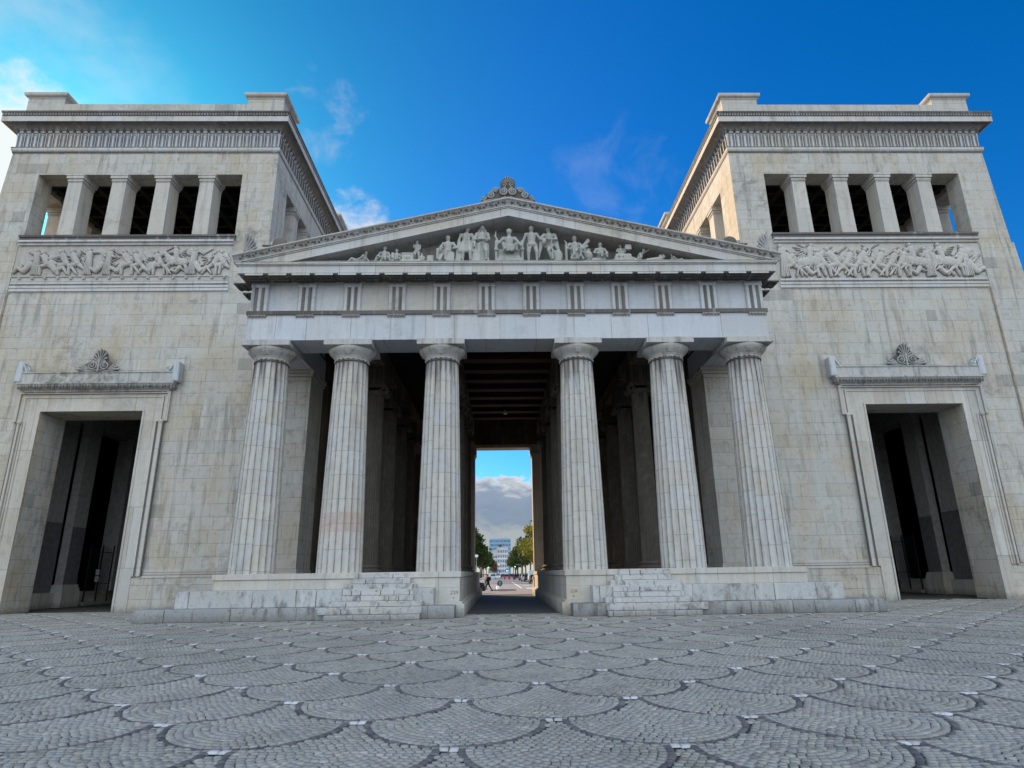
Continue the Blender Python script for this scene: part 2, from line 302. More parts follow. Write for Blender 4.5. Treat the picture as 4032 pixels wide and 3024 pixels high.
# ------------------------------------------------------------------ mesh helpers
C = S.collection
class MB:
    """Collects vertices and faces; .sx = -1 mirrors everything about x = 0."""
    def __init__(s, sx=1): s.v = []; s.f = []; s.sx = sx
    def add(s, vs, fs):
        b = len(s.v); s.v += [tuple(p) for p in vs]; s.f += [tuple(b+i for i in f) for f in fs]
    def box(s, x0, x1, y0, y1, z0, z1):
        s.add([(x0, y0, z0), (x1, y0, z0), (x1, y1, z0), (x0, y1, z0), (x0, y0, z1), (x1, y0, z1), (x1, y1, z1), (x0, y1, z1)],
              [(0, 3, 2, 1), (4, 5, 6, 7), (0, 1, 5, 4), (1, 2, 6, 5), (2, 3, 7, 6), (3, 0, 4, 7)])
    def bev(s, x0, x1, y0, y1, z0, z1, b=.015):
        """box with the edges chamfered"""
        xs = (x0, x0+b, x1-b, x1); ys = (y0, y0+b, y1-b, y1); zs = (z0, z0+b, z1-b, z1)
        bm = bmesh.new()
        for i in (0, 3):
            for j in (0, 3):
                for k in (0, 3):
                    I = 1 if i == 0 else 2; J = 1 if j == 0 else 2; Kk = 1 if k == 0 else 2
                    bm.verts.new((xs[i], ys[J], zs[Kk])); bm.verts.new((xs[I], ys[j], zs[Kk])); bm.verts.new((xs[I], ys[J], zs[k]))
        r = bmesh.ops.convex_hull(bm, input=bm.verts)
        bm.verts.index_update(); bmesh.ops.recalc_face_normals(bm, faces=bm.faces)
        s.add([v.co for v in bm.verts], [[v.index for v in f.verts] for f in bm.faces]); bm.free()
    def prism(s, poly, a, b, axis='y', cap=True):
        """polygon in the plane perpendicular to axis, extruded from a to b. x: (y,z)  y: (x,z)  z: (x,y)"""
        def P(p, t):
            return {'x': (t, p[0], p[1]), 'y': (p[0], t, p[1]), 'z': (p[0], p[1], t)}[axis]
        n = len(poly); vs = [P(p, a) for p in poly]+[P(p, b) for p in poly]
        fs = [(i, (i+1) % n, n+(i+1) % n, n+i) for i in range(n)]
        if cap: fs += [tuple(range(n-1, -1, -1)), tuple(range(n, 2*n))]
        s.add(vs, fs)
    def ring(s, rect, prof):
        """profile of (outset, z) swept round a closed rectangle with mitred corners"""
        x0, x1, y0, y1 = rect; vs = []
        for o, z in prof: vs += [(x0-o, y0-o, z), (x1+o, y0-o, z), (x1+o, y1+o, z), (x0-o, y1+o, z)]
        fs = []
        for i in range(len(prof)-1):
            for j in range(4):
                a = i*4+j; b = i*4+(j+1) % 4
                fs.append((a, b, b+4, a+4))
        s.add(vs, fs)
    def tube(s, pts, r, n=6, closed=False):
        pts = [Vector(p) for p in pts]; L = len(pts); rr = r if isinstance(r, (list, tuple)) else [r]*L
        ref = Vector((0, 0, 1))
        base = len(s.v); prev = None
        for i, p in enumerate(pts):
            d = (pts[min(i+1, L-1)]-pts[max(i-1, 0)])
            if d.length < 1e-9: d = Vector((0, 0, 1))
            d.normalize()
            a = d.cross(ref if abs(d.dot(ref)) < .95 else Vector((0, 1, 0))) if prev is None else (prev-d*prev.dot(d))
            if a.length < 1e-6: a = d.orthogonal()
            a.normalize(); prev = a; b = d.cross(a)
            for k in range(n):
                an = 2*PI*k/n; s.v.append(tuple(p+(a*math.cos(an)+b*math.sin(an))*rr[i]))
        for i in range(L-1):
            for k in range(n):
                s.f.append((base+i*n+k, base+i*n+(k+1) % n, base+(i+1)*n+(k+1) % n, base+(i+1)*n+k))
        s.f.append(tuple(base+k for k in range(n-1, -1, -1))); s.f.append(tuple(base+(L-1)*n+k for k in range(n)))
    def lathe(s, c, prof, n=32, ang=0):
        """(r, z) profile about a vertical axis through c"""
        cx, cy, cz = c; vs = []; L = len(prof)
        for r, z in prof:
            for k in range(n):
                a = 2*PI*k/n+ang; vs.append((cx+r*math.cos(a), cy+r*math.sin(a), cz+z))
        fs = [(i*n+k, i*n+(k+1) % n, (i+1)*n+(k+1) % n, (i+1)*n+k) for i in range(L-1) for k in range(n)]
        fs += [tuple(range(n-1, -1, -1)), tuple((L-1)*n+k for k in range(n))]
        s.add(vs, fs)
    def ell(s, c, r, n=8, m=5, rot=None):
        vs = []; c = Vector(c)
        for i in range(m+1):
            ph = PI*i/m
            for k in range(n):
                a = 2*PI*k/n; p = Vector((r[0]*math.sin(ph)*math.cos(a), r[1]*math.sin(ph)*math.sin(a), -r[2]*math.cos(ph)))
                if rot: p = rot @ p
                vs.append(c+p)
        s.add(vs, [(i*n+k, i*n+(k+1) % n, (i+1)*n+(k+1) % n, (i+1)*n+k) for i in range(m) for k in range(n)])
    def cap(s, a, ra, b, rb, n=10):
        """tapered capsule"""
        a = Vector(a); b = Vector(b); d = b-a; L = d.length
        if L < 1e-6: s.ell(a, (ra, ra, ra), n, 6); return
        q = d.to_track_quat('Z', 'Y'); vs = []; rows = []
        for i in range(4):
            ph = PI/2*i/3; rows.append((ra*math.sin(ph), -ra*math.cos(ph)))
        for i in range(4):
            ph = PI/2*i/3; rows.append((rb*math.cos(ph), L+rb*math.sin(ph)))
        for r, z in rows:
            for k in range(n):
                an = 2*PI*k/n; vs.append(a+q @ Vector((r*math.cos(an), r*math.sin(an), z)))
        s.add(vs, [(i*n+k, i*n+(k+1) % n, (i+1)*n+(k+1) % n, (i+1)*n+k) for i in range(7) for k in range(n)])
    def build(s, name, mat, parent=None, smooth=False, origin=None, recalc=False, bevel=0.):
        vs = s.v
        if s.sx < 0: vs = [(-p[0], p[1], p[2]) for p in vs]; fs = [tuple(reversed(f)) for f in s.f]
        else: fs = s.f
        o = (0, 0, 0)
        if parent is not None: o = tuple(world_loc(parent))
        elif origin is not None: o = origin
        me = bpy.data.meshes.new(name)
        me.from_pydata([(p[0]-o[0], p[1]-o[1], p[2]-o[2]) for p in vs], [], fs)
        if recalc:
            bm = bmesh.new(); bm.from_mesh(me); bmesh.ops.recalc_face_normals(bm, faces=bm.faces); bm.to_mesh(me); bm.free()
        if mat: me.materials.append(mat)
        if smooth: me.polygons.foreach_set('use_smooth', [True]*len(me.polygons))
        me.update()
        ob = bpy.data.objects.new(name, me); C.objects.link(ob)
        if parent is not None: ob.parent = parent
        else: ob.location = o
        if bevel:
            md = ob.modifiers.new('edge', 'BEVEL'); md.width = bevel; md.segments = 1; md.limit_method = 'ANGLE'
        return ob
def world_loc(o):
    p = Vector(o.location)
    while o.parent is not None: o = o.parent; p = p+Vector(o.location)
    return p
def thing(name, label, cat, loc=(0, 0, 0), group=None, kind=None):
    o = bpy.data.objects.new(name, None); C.objects.link(o); o.location = loc; o.empty_display_size = .3
    o.matrix_world = Matrix.Translation(loc)
    o['label'] = label; o['category'] = cat
    if group: o['group'] = group
    return o
def tag(o, label, cat, group=None):
    o['label'] = label; o['category'] = cat
    if group: o['group'] = group
    return o
def struct(o): o['kind'] = 'structure'; return o
def copy_tree(o, parent=None):
    c = o.copy(); C.objects.link(c)
    if parent is not None: c.parent = parent
    for ch in o.children: copy_tree(ch, c)
    return c

# ------------------------------------------------------------------ ornament helpers (all face -Y, centred on x, base z)
def spiral(mb, cx, y, cz, r, turns=1.6, w=.05, hand=1, start=0., d=.10):
    """raised volute band"""
    pts = []; n = int(18*turns)
    for i in range(n+1):
        t = i/n; a = start+hand*2*PI*turns*t; q = r*(1-.86*t)
        pts.append((cx+q*math.cos(a), y-d*.35*t, cz+q*math.sin(a)))
    mb.tube(pts, [w*(1-.35*i/n) for i in range(n+1)], 6)
    mb.ell((cx, y-d*.4, cz), (r*.2, d*.6, r*.2), 8, 5)
def fan(mb, cx, y, cz, R, n=9, a0=-20, a1=200, d=.12, w=.13, r0=.28, point=1.0, plate=True, xs=1.):
    """palmette: a fan of rounded petals standing on a thin back plate"""
    out = []; nv = len(mb.v)
    for i in range(n):
        t = i/(n-1); a = math.radians(a0+(a1-a0)*t); up = math.sin(math.radians(180*t))
        L = R*(.80+.20*point*up); ca, sa = math.cos(a), math.sin(a)
        p0 = Vector((cx+ca*R*r0*.6, y-d*.3, cz+sa*R*r0*.6)); p1 = Vector((cx+ca*L*.9, y-d*.55, cz+sa*L*.9))
        mb.cap(p0, R*w*.30, p1, R*w*.62, 7)
        out.append((cx+ca*L, cz+sa*L))
        if plate and i < n-1:
            a2 = math.radians(a0+(a1-a0)*(i+.5)/(n-1)); L2 = L*.86; out.append((cx+math.cos(a2)*L2, cz+math.sin(a2)*L2))
    if plate:
        mb.prism([(cx, cz)]+out if abs(a1-a0) < 359 else out, y+d*.5, y-d*.12, 'y')
    mb.v[nv:] = [(cx+(p[0]-cx)*xs, p[1], p[2]) for p in mb.v[nv:]]

def smoothstep(a, b, x):
    t = min(1, max(0, (x-a)/(b-a))); return t*t*(3-2*t)

# ------------------------------------------------------------------ the two flanking towers
T = 33.06; TX0, TX1 = 13.9, 29.9; TY1 = 49.2
G0, G1 = 15.9, 28.05                                    # gallery opening, x
PC = [17.98+2.603*i for i in range(4)]                  # pier centres, x
def heightfield(name, W_, H_, nx, nz, fn_stamp, parent, mat, x0, y, z0, sx, depth):
    """carved relief: numpy height grid -> mesh, thickness towards -Y"""
    X = np.linspace(0, W_, nx); Z = np.linspace(0, H_, nz); gx, gz = np.meshgrid(X, Z); h = np.zeros_like(gx)
    h = fn_stamp(gx, gz, h)
    xs = x0+gx; ys = y-h*depth; zs = z0+gz
    if sx < 0: xs = -xs
    o = world_loc(parent)
    v = np.stack([xs-o.x, ys-o.y, zs-o.z], -1).reshape(-1, 3)
    i = np.arange((nz-1)*(nx-1)); r = i//(nx-1); c = i % (nx-1); a = r*nx+c
    f = np.stack([a, a+1, a+nx+1, a+nx], -1)
    if sx < 0: f = f[:, ::-1]
    me = bpy.data.meshes.new(name); me.vertices.add(len(v)); me.vertices.foreach_set('co', v.ravel())
    me.loops.add(f.size); me.loops.foreach_set('vertex_index', f.ravel().astype(np.int32))
    me.polygons.add(len(f)); me.polygons.foreach_set('loop_start', np.arange(0, f.size, 4, dtype=np.int32)); 
    me.update(calc_edges=True); me.validate(); me.materials.append(mat)
    me.polygons.foreach_set('use_smooth', [True]*len(me.polygons))
    ob = bpy.data.objects.new(name, me); C.objects.link(ob); ob.parent = parent
    return ob
def carve(seed, W_, H_, fringe):
    rng = random.Random(seed)
    caps = []                                            # (x0,z0,x1,z1,r0,r1,h)
    def limb(p, q, r0, r1, h): caps.append((p[0], p[1], q[0], q[1], r0, r1, h))
    base = .42 if fringe else .08
    top = H_-.10; fh = top-base
    def person(x, kind, s=1.):
        k = fh*s; d = rng.choice((-1, 1))
        if kind == 'stand':
            hip = (x, base+.50*k); sh = (x+.03*d*k, base+.80*k); hd = (sh[0]+.03*d*k, base+.93*k)
            limb((x-.07*k, base+.04*k), hip, .05*k, .085*k, .8); limb((x+.09*k*d, base+.04*k), hip, .05*k, .085*k, .7)
            for j in range(5): limb((x+(j-2)*.055*k, base+.03*k), (x+(j-2)*.03*k, base+.55*k), .022*k, .03*k, .95)
        elif kind == 'lunge':
            hip = (x, base+.42*k); sh = (x+.16*d*k, base+.70*k); hd = (sh[0]+.07*d*k, base+.85*k)
            kn = (x+.24*d*k, base+.33*k); limb(hip, kn, .085*k, .06*k, .9); limb(kn, (kn[0]-.02*d*k, base+.03*k), .055*k, .035*k, .85)
            kn2 = (x-.22*d*k, base+.25*k); limb(hip, kn2, .08*k, .05*k, .8); limb(kn2, (kn2[0]-.15*d*k, base+.05*k), .05*k, .03*k, .75)
            for j in range(4): limb((x-.1*d*k, base+.62*k), (x-(.30+.05*j)*d*k, base+(.30+.13*j)*k), .03*k, .015*k, .55)
        else:                                            # fallen / seated
            hip = (x, base+.16*k); sh = (x+.18*d*k, base+.42*k); hd = (sh[0]+.05*d*k, base+.57*k)
            kn = (x-.22*d*k, base+.28*k); limb(hip, kn, .08*k, .06*k, .9); limb(kn, (x-.38*d*k, base+.05*k), .055*k, .03*k, .85)
        limb(hip, sh, .085*k, .115*k, 1.); limb(sh, hd, .04*k, .045*k, .8); caps.append((hd[0], hd[1], hd[0], hd[1]+.01, .065*k, .065*k, 1.))
        for dd in (d, -d):
            el = (sh[0]+dd*.15*k, sh[1]+rng.uniform(-.14, .1)*k); ha = (el[0]+dd*rng.uniform(.02, .16)*k, el[1]+rng.uniform(-.10, .16)*k)
            ha = (ha[0], min(ha[1], top-.03)); limb(sh, el, .05*k, .04*k, .85); limb(el, ha, .038*k, .028*k, .8)
            if rng.random() < .35: limb(ha, (ha[0]+dd*.3*k, min(top, ha[1]+.2*k)), .014*k, .012*k, .5)
        if rng.random() < .3: caps.append((el[0], el[1], el[0], el[1]+.01, .15*k, .15*k, .72))
    def horse(x):
        k = fh*.95; d = rng.choice((-1, 1)); b0 = (x-.26*d*k, base+.46*k); b1 = (x+.20*d*k, base+.54*k)
        limb(b0, b1, .14*k, .15*k, 1.); nk = (x+.40*d*k, base+.80*k); limb(b1, nk, .12*k, .07*k, .95)
        limb(nk, (x+.56*d*k, base+.68*k), .06*k, .04*k, .9)
        for px, fx in ((b0[0], -.10), (b0[0]+.06*k, -.26), (b1[0], .16), (b1[0]-.04*k, .30)):
            kn = (px+fx*d*.7*k, base+.26*k); limb((px, base+.45*k), kn, .07*k, .035*k, .85); limb(kn, (kn[0]+rng.uniform(-.1, .1)*k, base+.04*k), .032*k, .025*k, .8)
        pts = [(b0[0]-d*.02*k, base+.5*k), (b0[0]-d*.16*k, base+.52*k), (b0[0]-d*.24*k, base+.32*k)]
        limb(pts[0], pts[1], .03*k, .03*k, .6); limb(pts[1], pts[2], .035*k, .015*k, .6)
        person(x-.02*k, 'fallen', .62); q = caps[-1]
        hipz = base+.62*k; limb((x, hipz), (x+.05*d*k, hipz+.26*k), .08*k, .10*k, 1.); caps.append((x+.08*d*k, min(top-.06, hipz+.38*k), x+.08*d*k, min(top-.05, hipz+.39*k), .06*k, .06*k, 1.))
        limb((x+.05*d*k, hipz+.24*k), (x+.24*d*k, hipz+.18*k), .045*k, .03*k, .9); limb((x, hipz), (x+.12*d*k, hipz-.24*k), .07*k, .04*k, 1.)
        for j in range(5): limb((x, hipz+.24*k), (x-d*(.22+.05*j)*k, hipz+(.02+.08*j)*k), .03*k, .014*k, .6)
    def drape(x):                                        # wind-blown cloak: nested arcs
        d = rng.choice((-1, 1)); k = fh; cz_ = base+.5*k
        for j in range(7):
            r = (.12+.055*j)*k; a0 = rng.uniform(-.6, .1); prev = None
            for i in range(7):
                a = a0+i*.28; p = (x+d*r*math.cos(a)*1.3, min(top-.02, cz_-.2*k+r*math.sin(a)))
                if prev: limb(prev, p, .024*k, .022*k, .62)
                prev = p
    x = .35
    seq = []
    while x < W_-.3:
        kd = rng.choices(['stand', 'lunge', 'fall', 'horse', 'drape'], [.30, .28, .14, .18, .12])[0]
        if seq and kd == seq[-1] == 'drape': kd = 'lunge'
        if seq[-2:] == ['stand', 'stand'] and kd == 'stand': kd = 'horse'
        if x < .7 or x > W_-.9: kd = 'stand' if kd in ('horse', 'drape') else kd
        seq.append(kd)
        if kd == 'horse': horse(x+.35); x += rng.uniform(1.05, 1.25)
        elif kd == 'drape': drape(x); person(x, 'lunge', .92); x += rng.uniform(.65, .8)
        else: person(x, kd, rng.uniform(.88, 1.)); x += rng.uniform(.46, .66)
    nz_ = np.random.RandomState(seed)
    def stamp(gx, gz, h):
        for (ax, az, bx, bz, r0_, r1_, hh) in caps:
            rm = max(r0_, r1_)
            lo, hi = min(ax, bx)-rm, max(ax, bx)+rm
            c0 = max(0, int(lo/W_*(gx.shape[1]-1))); c1 = min(gx.shape[1], int(hi/W_*(gx.shape[1]-1))+2)
            if c1 <= c0: continue
            X = gx[:, c0:c1]; Zz = gz[:, c0:c1]; dx_, dz_ = bx-ax, bz-az; L2 = dx_*dx_+dz_*dz_+1e-9
            t = np.clip(((X-ax)*dx_+(Zz-az)*dz_)/L2, 0, 1); d = np.hypot(X-ax-t*dx_, Zz-az-t*dz_); r = r0_+(r1_-r0_)*t
            q = np.clip(1-(d/r)**2, 0, 1)
            v = hh*(.45+.55*np.sqrt(q))*(q > 0)
            h[:, c0:c1] = np.maximum(h[:, c0:c1], v)
        # soften once, then roughen
        hp = np.pad(h, 1, mode='edge'); hb = (hp[1:-1, 1:-1]*4+hp[:-2, 1:-1]+hp[2:, 1:-1]+hp[1:-1, :-2]+hp[1:-1, 2:])/8
        hb += np.sin(gx*13+gz*7)*np.sin(gz*17-gx*5)*.03+nz_.rand(*h.shape)*.02
        if fringe:
            fl = gz < base-.06
            hb = np.where(fl, .55, hb); st = ((gx+.2) % .72)
            kn = np.hypot(st-.36, gz-.19) < .06; hb = np.where(fl & kn, 1.25, hb)
            hb = np.where((gz > base-.13) & (gz < base-.06), .85, hb)
        hb[:, 0] = 0; hb[:, -1] = 0; hb[0] = 0; hb[-1] = 0
        return hb
    return stamp

def square_cap(mb, cx, cy, w, z0, z1, axis):
    """moulded pier capital, w = pier width (half sizes per axis in tuple)"""
    hx, hy = w
    for o, a, b in ((.02, z0, z0+.05), (.05, z0+.085, z0+.14), (.10, z1-.30, z1-.12), (.13, z1-.12, z1-.003)):
        mb.box(cx-hx-o, cx+hx+o, cy-hy-o, cy+hy+o, a, b)
    mb.box(cx-hx-.005, cx+hx+.005, cy-hy-.005, cy+hy+.005, z0+.05, z0+.085)
    mb.box(cx-hx-.03, cx+hx+.03, cy-hy-.03, cy+hy+.03, z0+.14, z1-.30)

def tower(sx, label, fringe, seed):
    def B(): return MB(sx)
    root = thing('gate_tower', label, 'tower', (sx*21.9, 41.1, 0), 'square towers flanking the gateway')
    def shear(mb, k=.052):                                # slight batter of the outer face
        mb.v = [(p[0]+k*max(0, 26.5-p[2]) if p[0] > 29.3 else p[0], p[1], p[2]) for p in mb.v]
    D0, D1, DT = 19.55, 24.95, 10.19                      # doorway
    d = 1.95                                              # wall thickness at the door
    b = B()
    b.box(13.87, D0, T, T+d, 0, 20.52); b.box(D1, TX1, T, T+d, 0, 20.52); b.box(D0, D1, T, T+d, DT, 20.52)
    b.box(13.87, 15.9, T+d, TY1-1.2, 0, 20.52)            # inner flank
    b.box(28.2, TX1, T+d, TY1-1.2, 0, 20.52)              # outer flank
    b.box(13.87, TX1, TY1-1.2, TY1, 0, 20.52)
    # gallery corners and the wall above it
    for (x0, x1) in ((13.87, G0), (G1, TX1)):
        b.box(x0, x1, T, T+1.17, 20.52, 24.93); b.box(x0, x1, TY1-1.17, TY1, 20.52, 24.93)
        xa, xb = (13.87, 14.95) if x0 < 20 else (28.85, TX1)
        b.box(xa, xb, T+1.17, T+2.0, 20.52, 24.93); b.box(xa, xb, TY1-2.0, TY1-1.17, 20.52, 24.93)
    b.box(13.87, TX1, T, T+1.2, 24.93, 26.44); b.box(13.87, TX1, TY1-1.2, TY1, 24.93, 26.44)
    b.box(13.87, 15.1, T+1.2, TY1-1.2, 24.93, 26.44); b.box(28.7, TX1, T+1.2, TY1-1.2, 24.93, 26.44)
    shear(b); b.build('wall', M['wall'], root)
    # socle and corner strip standing slightly proud of the field
    b = B(); b.box(13.99, D0-.0, T-.06, T-.001, 0, 1.62); b.box(D1, 30., T-.06, T-.001, 0, 1.62)
    b.box(28.24, 30., T-.05, T-.001, 1.62, 20.1)
    b.v = [(p[0]+.052*max(0, 26.5-p[2]) if p[0] > 29.3 else p[0], p[1], p[2]) for p in b.v]
    b.build('socle', M['wall'], root)
    # moulding that closes the recessed fields above the socle
    for x0, x1 in ((14.0, 18.42), (25.98, 28.2)):
        b = B()
        b.box(x0, x1, T-.10, T-.002, 1.62, 1.74); b.box(x0, x1, T-.06, T-.002, 1.77, 1.86); b.box(x0, x1, T-.03, T-.002, 1.88, 2.02)
        b.build('base_moulding', M['ped'], root)
    # door surround
    b = B()
    b.box(18.84, D0, T-.09, T-.062, 0, 9.62); b.box(D1, 25.60, T-.09, T-.062, 0, 9.62)
    b.box(18.84, 25.60, T-.09, T-.002, 10.19, 10.93)
    b.box(18.84, D0, T-.09, T-.002, 9.62, 10.19); b.box(D1, 25.60, T-.09, T-.002, 9.62, 10.19)
    for dx_, o, wd in ((0, .13, .10), (.13, .08, .14), (.29, .17, .15)):       # stepped outer moulding
        for q, w_ in ((18.84-dx_-wd, wd), (25.60+dx_, wd)):
            b.box(q, q+w_, T-o, T-.002, 1.70, 9.62)
            qq = q-.22 if q < 20 else q+.22
            b.box(qq, qq+w_, T-o, T-.002, 9.62, 10.93+dx_*.8)
        b.box(18.84-dx_-wd-.22, 25.60+dx_+wd+.22, T-o-.004, T-.002, 10.93+dx_*.75, 10.93+dx_*.75+wd*.75)
    for x0, x1 in ((18.62, 18.84), (25.60, 25.82)): b.box(x0, x1, T-.085, T-.002, 9.62, 10.93)
    for x0, x1 in ((D0-.10, D0), (D1, D1+.10)): b.box(x0, x1, T-.125, T-.092, 0, 10.19)
    b.box(D0-.10, D1+.10, T-.125, T-.092, 10.19, 10.29)
    ds = b.build('door_surround', M['ped'], root)
    b = B()
    for q0 in (18.66, 25.70): b.box(q0, q0+.05, T-.11, T-.075, 1.72, 9.6)
    for q0 in (18.33, 25.99): b.box(q0, q0+.05, T-.176, T-.10, 1.70, 9.6)
    b.box(18.42, 26.02, T-.18, T-.12, 11.20, 11.25); b.box(18.60, 25.84, T-.12, T-.085, 10.935, 10.965)
    b.box(14.0, 18.3, T-.106, T-.03, 1.741, 1.768); b.box(26.05, 28.2, T-.106, T-.03, 1.741, 1.768); b.box(14.0, 18.45, T-.066, T-.02, 1.861, 1.879)
    b.build('surround_quirk', M['soot_shade'], root)
    b = B(); b.box(28.19, 28.30, T-.056, T-.0515, 1.9, 17.2); b.build('rain_stain', M['stain'], root)
    # hood over the door
    b = B()
    hx0, hx1 = 17.95, 26.25
    prof = [(-.34, 11.24), (-.22, 11.26), (-.20, 11.33), (-.05, 11.40), (.06, 11.60), (.10, 11.62), (.10, 11.72), (-.02, 11.73), (-.02, 12.24), (.03, 12.25), (.03, 12.30), (-.4, 12.30)]
    b2 = None
    def half_ring(prof, x0, x1, yb):
        vs = []
        for o, z in prof: vs += [(x0-o, yb, z), (x0-o, T-.42-o, z), (x1+o, T-.42-o, z), (x1+o, yb, z)]
        fs = []
        for i in range(len(prof)-1):
            for j in range(3): a = i*4+j; fs.append((a, a+1, a+5, a+4))
        b.add(vs, fs)
    half_ring(prof, hx0+.1, hx1-.1, T-.001)
    b.build('hood', M['hood'], root)
    b = B(); n = 24
    for i in range(n):
        cx = hx0+.1+(i+.5)*(hx1-hx0-.2)/n
        b.ell((cx, T-.47, 11.485), (.085, .06, .115), 8, 6, Matrix.Rotation(.5, 3, 'X'))
        if i < n-1: b.box(cx+.155, cx+.185, T-.50, T-.42, 11.40, 11.56)
    for side in (hx0+.02, hx1-.02):
        for j in range(2): b.ell((side, T-.12-.2*j, 11.48), (.06, .07, .11), 6, 5)
    b.build('egg_moulding', M['orn'], root, smooth=True)
    for s2, xc in ((-1, 17.75), (1, 26.45)):               # end volutes
        b = B(); xin = xc-s2*.62
        b.bev(min(xc, xc-s2*.36), max(xc, xc-s2*.36), T-.48, T-.02, 11.73, 12.86, .05)
        b.tube([(xc-s2*(.34+.28*t), T-.42, 12.82-.55*t**.7) for t in [i/8 for i in range(9)]], .045, 6)
        b.prism([(xc-s2*.30, 12.28), (xc-s2*.30, 12.8), (xc-s2*.42, 12.68), (xc-s2*.52, 12.5), (xc-s2*.66, 12.32)] if s2 < 0 else [(xc-.66, 12.32), (xc-.52, 12.5), (xc-.42, 12.68), (xc-.30, 12.8), (xc-.30, 12.28)], T-.36, T-.05, 'y')
        spiral(b, xc-s2*.60, T-.42, 12.42, .14, 1.4, .035, s2, PI/2, .08)
        b.build('corner_volute', M['ornl'], root, recalc=True)
    b = B(); pc = 22.1
    bp_ = B(); bp_.prism([(pc+.44*math.cos(PI*i/10), 12.86+.72*math.sin(PI*i/10)) for i in range(11)], T-.32, T-.37, 'y')
    fan(b, pc, T-.40, 12.86, .80, 9, -5, 185, .14, .13, .25, 1.0, False, .62)
    for q in (-1, 1):
        spiral(b, pc+q*.34, T-.46, 12.64, .26, 1.8, .05, q, PI/2, .14)
        for k, (a, L) in enumerate(((-2, .78), (18, .66), (38, .5))):
            b.cap((pc+q*.5, T-.42, 12.45), .04, (pc+q*(.5+L*.75*math.cos(math.radians(a))), T-.46, 12.45+L*.6*math.sin(math.radians(a))), .065, 7)
        b.tube([(pc+q*(.05+.9*t), T-.42, 12.42-.06*math.sin(t*3)) for t in [i/8 for i in range(9)]], .045, 6)
        bp_.prism([(pc, 12.3), (pc+q*1.08, 12.3), (pc+q*.98, 12.6), (pc+q*.45, 12.95), (pc, 13.0)] if q > 0 else [(pc, 13.0), (pc-.45, 12.95), (pc-.98, 12.6), (pc-1.08, 12.3), (pc, 12.3)], T-.33, T-.39, 'y')
    b.box(pc-.05, pc+.05, T-.5, T-.36, 12.3, 13.0)
    pm_ = b.build('palmette', M['ornm'], root, smooth=False, recalc=True); bp_.build('back_plate', M['soot_shade'], pm_, recalc=True)
    # consoles under the crossettes
    for xa in (18.38, 25.82):
        b = B(); b.ell((xa+(.10 if xa > 20 else .08), T-.12, 9.60), (.12, .10, .13), 8, 6); b.build('crossette', M['ped'], root)
    # relief band
    rx0, rx1 = 15.95, 28.14
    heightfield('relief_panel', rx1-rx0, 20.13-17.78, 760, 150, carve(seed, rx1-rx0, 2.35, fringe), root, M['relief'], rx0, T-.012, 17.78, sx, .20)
    b = B()
    b.box(rx0-.15, rx1+.08, T-.20, T-.002, 20.62, 20.75); b.box(rx0-.12, rx1+.05, T-.14, T-.002, 20.42, 20.62); b.build('sill_moulding', M['soot_shade'], root); b = B(); b.box(rx0-.1, rx1+.04, T-.24, T-.002, 20.28, 20.40); b.box(rx0-.08, rx1+.02, T-.12, T-.002, 20.13, 20.28)
    b.build('sill_moulding', M['corn'], root)
    b = B(); b.box(rx0-.04, rx1, T-.12, T-.002, 17.66, 17.78); b.box(rx0-.06, rx1+.02, T-.11, T-.002, 17.42, 17.56); b.box(rx0-.07, rx1+.03, T-.08, T-.002, 17.22, 17.40)
    b.box(rx0-.03, rx1-.01, T-.06, T-.002, 17.56, 17.66)
    b.build('lower_moulding', M['corn'], root)
    b = B(); n = 150
    for i in range(n): cx = rx0+(i+.5)*(rx1-rx0)/n; b.box(cx-.022, cx+.022, T-.12, T-.055, 17.565, 17.655)
    b.build('bead_moulding', M['orn'], root)
    # gallery piers on all four sides, floor and coffered ceiling
    def pier(cx, cy, hx, hy):
        b = B(); t = .05
        vs = []
        for z, e in ((20.53, t), (24.38, 0)): vs += [(cx-hx-e, cy-hy-(e if hy < .5 else 0), z), (cx+hx+e if hx < .5 else cx+hx, cy-hy-(e if hy < .5 else 0), z), (cx+hx+(e if hx < .5 else 0), cy+hy+(e if hy < .5 else 0), z), (cx-hx-(e if hx < .5 else 0), cy+hy+(e if hy < .5 else 0), z)]
        b.add(vs, [(0, 3, 2, 1), (4, 5, 6, 7), (0, 1, 5, 4), (1, 2, 6, 5), (2, 3, 7, 6), (3, 0, 4, 7)])
        p = b.build('pier', M['pier'], root)
        b = B(); square_cap(b, cx, cy, (hx, hy), 24.38, 24.93, 0); b.build('capital', M['pier'], p)
    for x in PC: pier(x, T+.56, .41, .55); pier(x, TY1-.56, .41, .55)
    ys = [T+(x-13.9) for x in PC]
    for y in ys: pier(14.46, y, .55, .41); pier(29.34, y, .55, .41)
    b = B(); b.box(15.9, 28.2, T+d, TY1-1.2, 19.9, 20.5); b.build('gallery_floor', M['inner'], root)
    b = B(); b.box(15.1, 28.7, T+1.2, TY1-1.2, 25.75, 26.2)
    b.box(15.1, 28.7, T+1.2, T+1.6, 25.05, 25.75); b.box(15.1, 28.7, TY1-1.6, TY1-1.2, 25.05, 25.75)
    for x in [15.3+1.3*i for i in range(11)]: b.box(x-.14, x+.14, T+1.6, TY1-1.6, 25.15, 25.75)
    for y in [T+2.6+1.3*i for i in range(10)]: b.box(15.1, 28.7, y-.12, y+.12, 25.22, 25.75)
    b.build('coffered_ceiling', M['dark'], root)
    # crown band, tongue frieze, cornice
    R = (13.9, TX1, T, TY1)
    b = B(); b.ring(R, [(-.1, 26.425), (.03, 26.44), (.05, 26.54), (.10, 26.62), (.115, 26.80), (-.05, 26.82)]); b.build('crown_band', M['corn'], root)
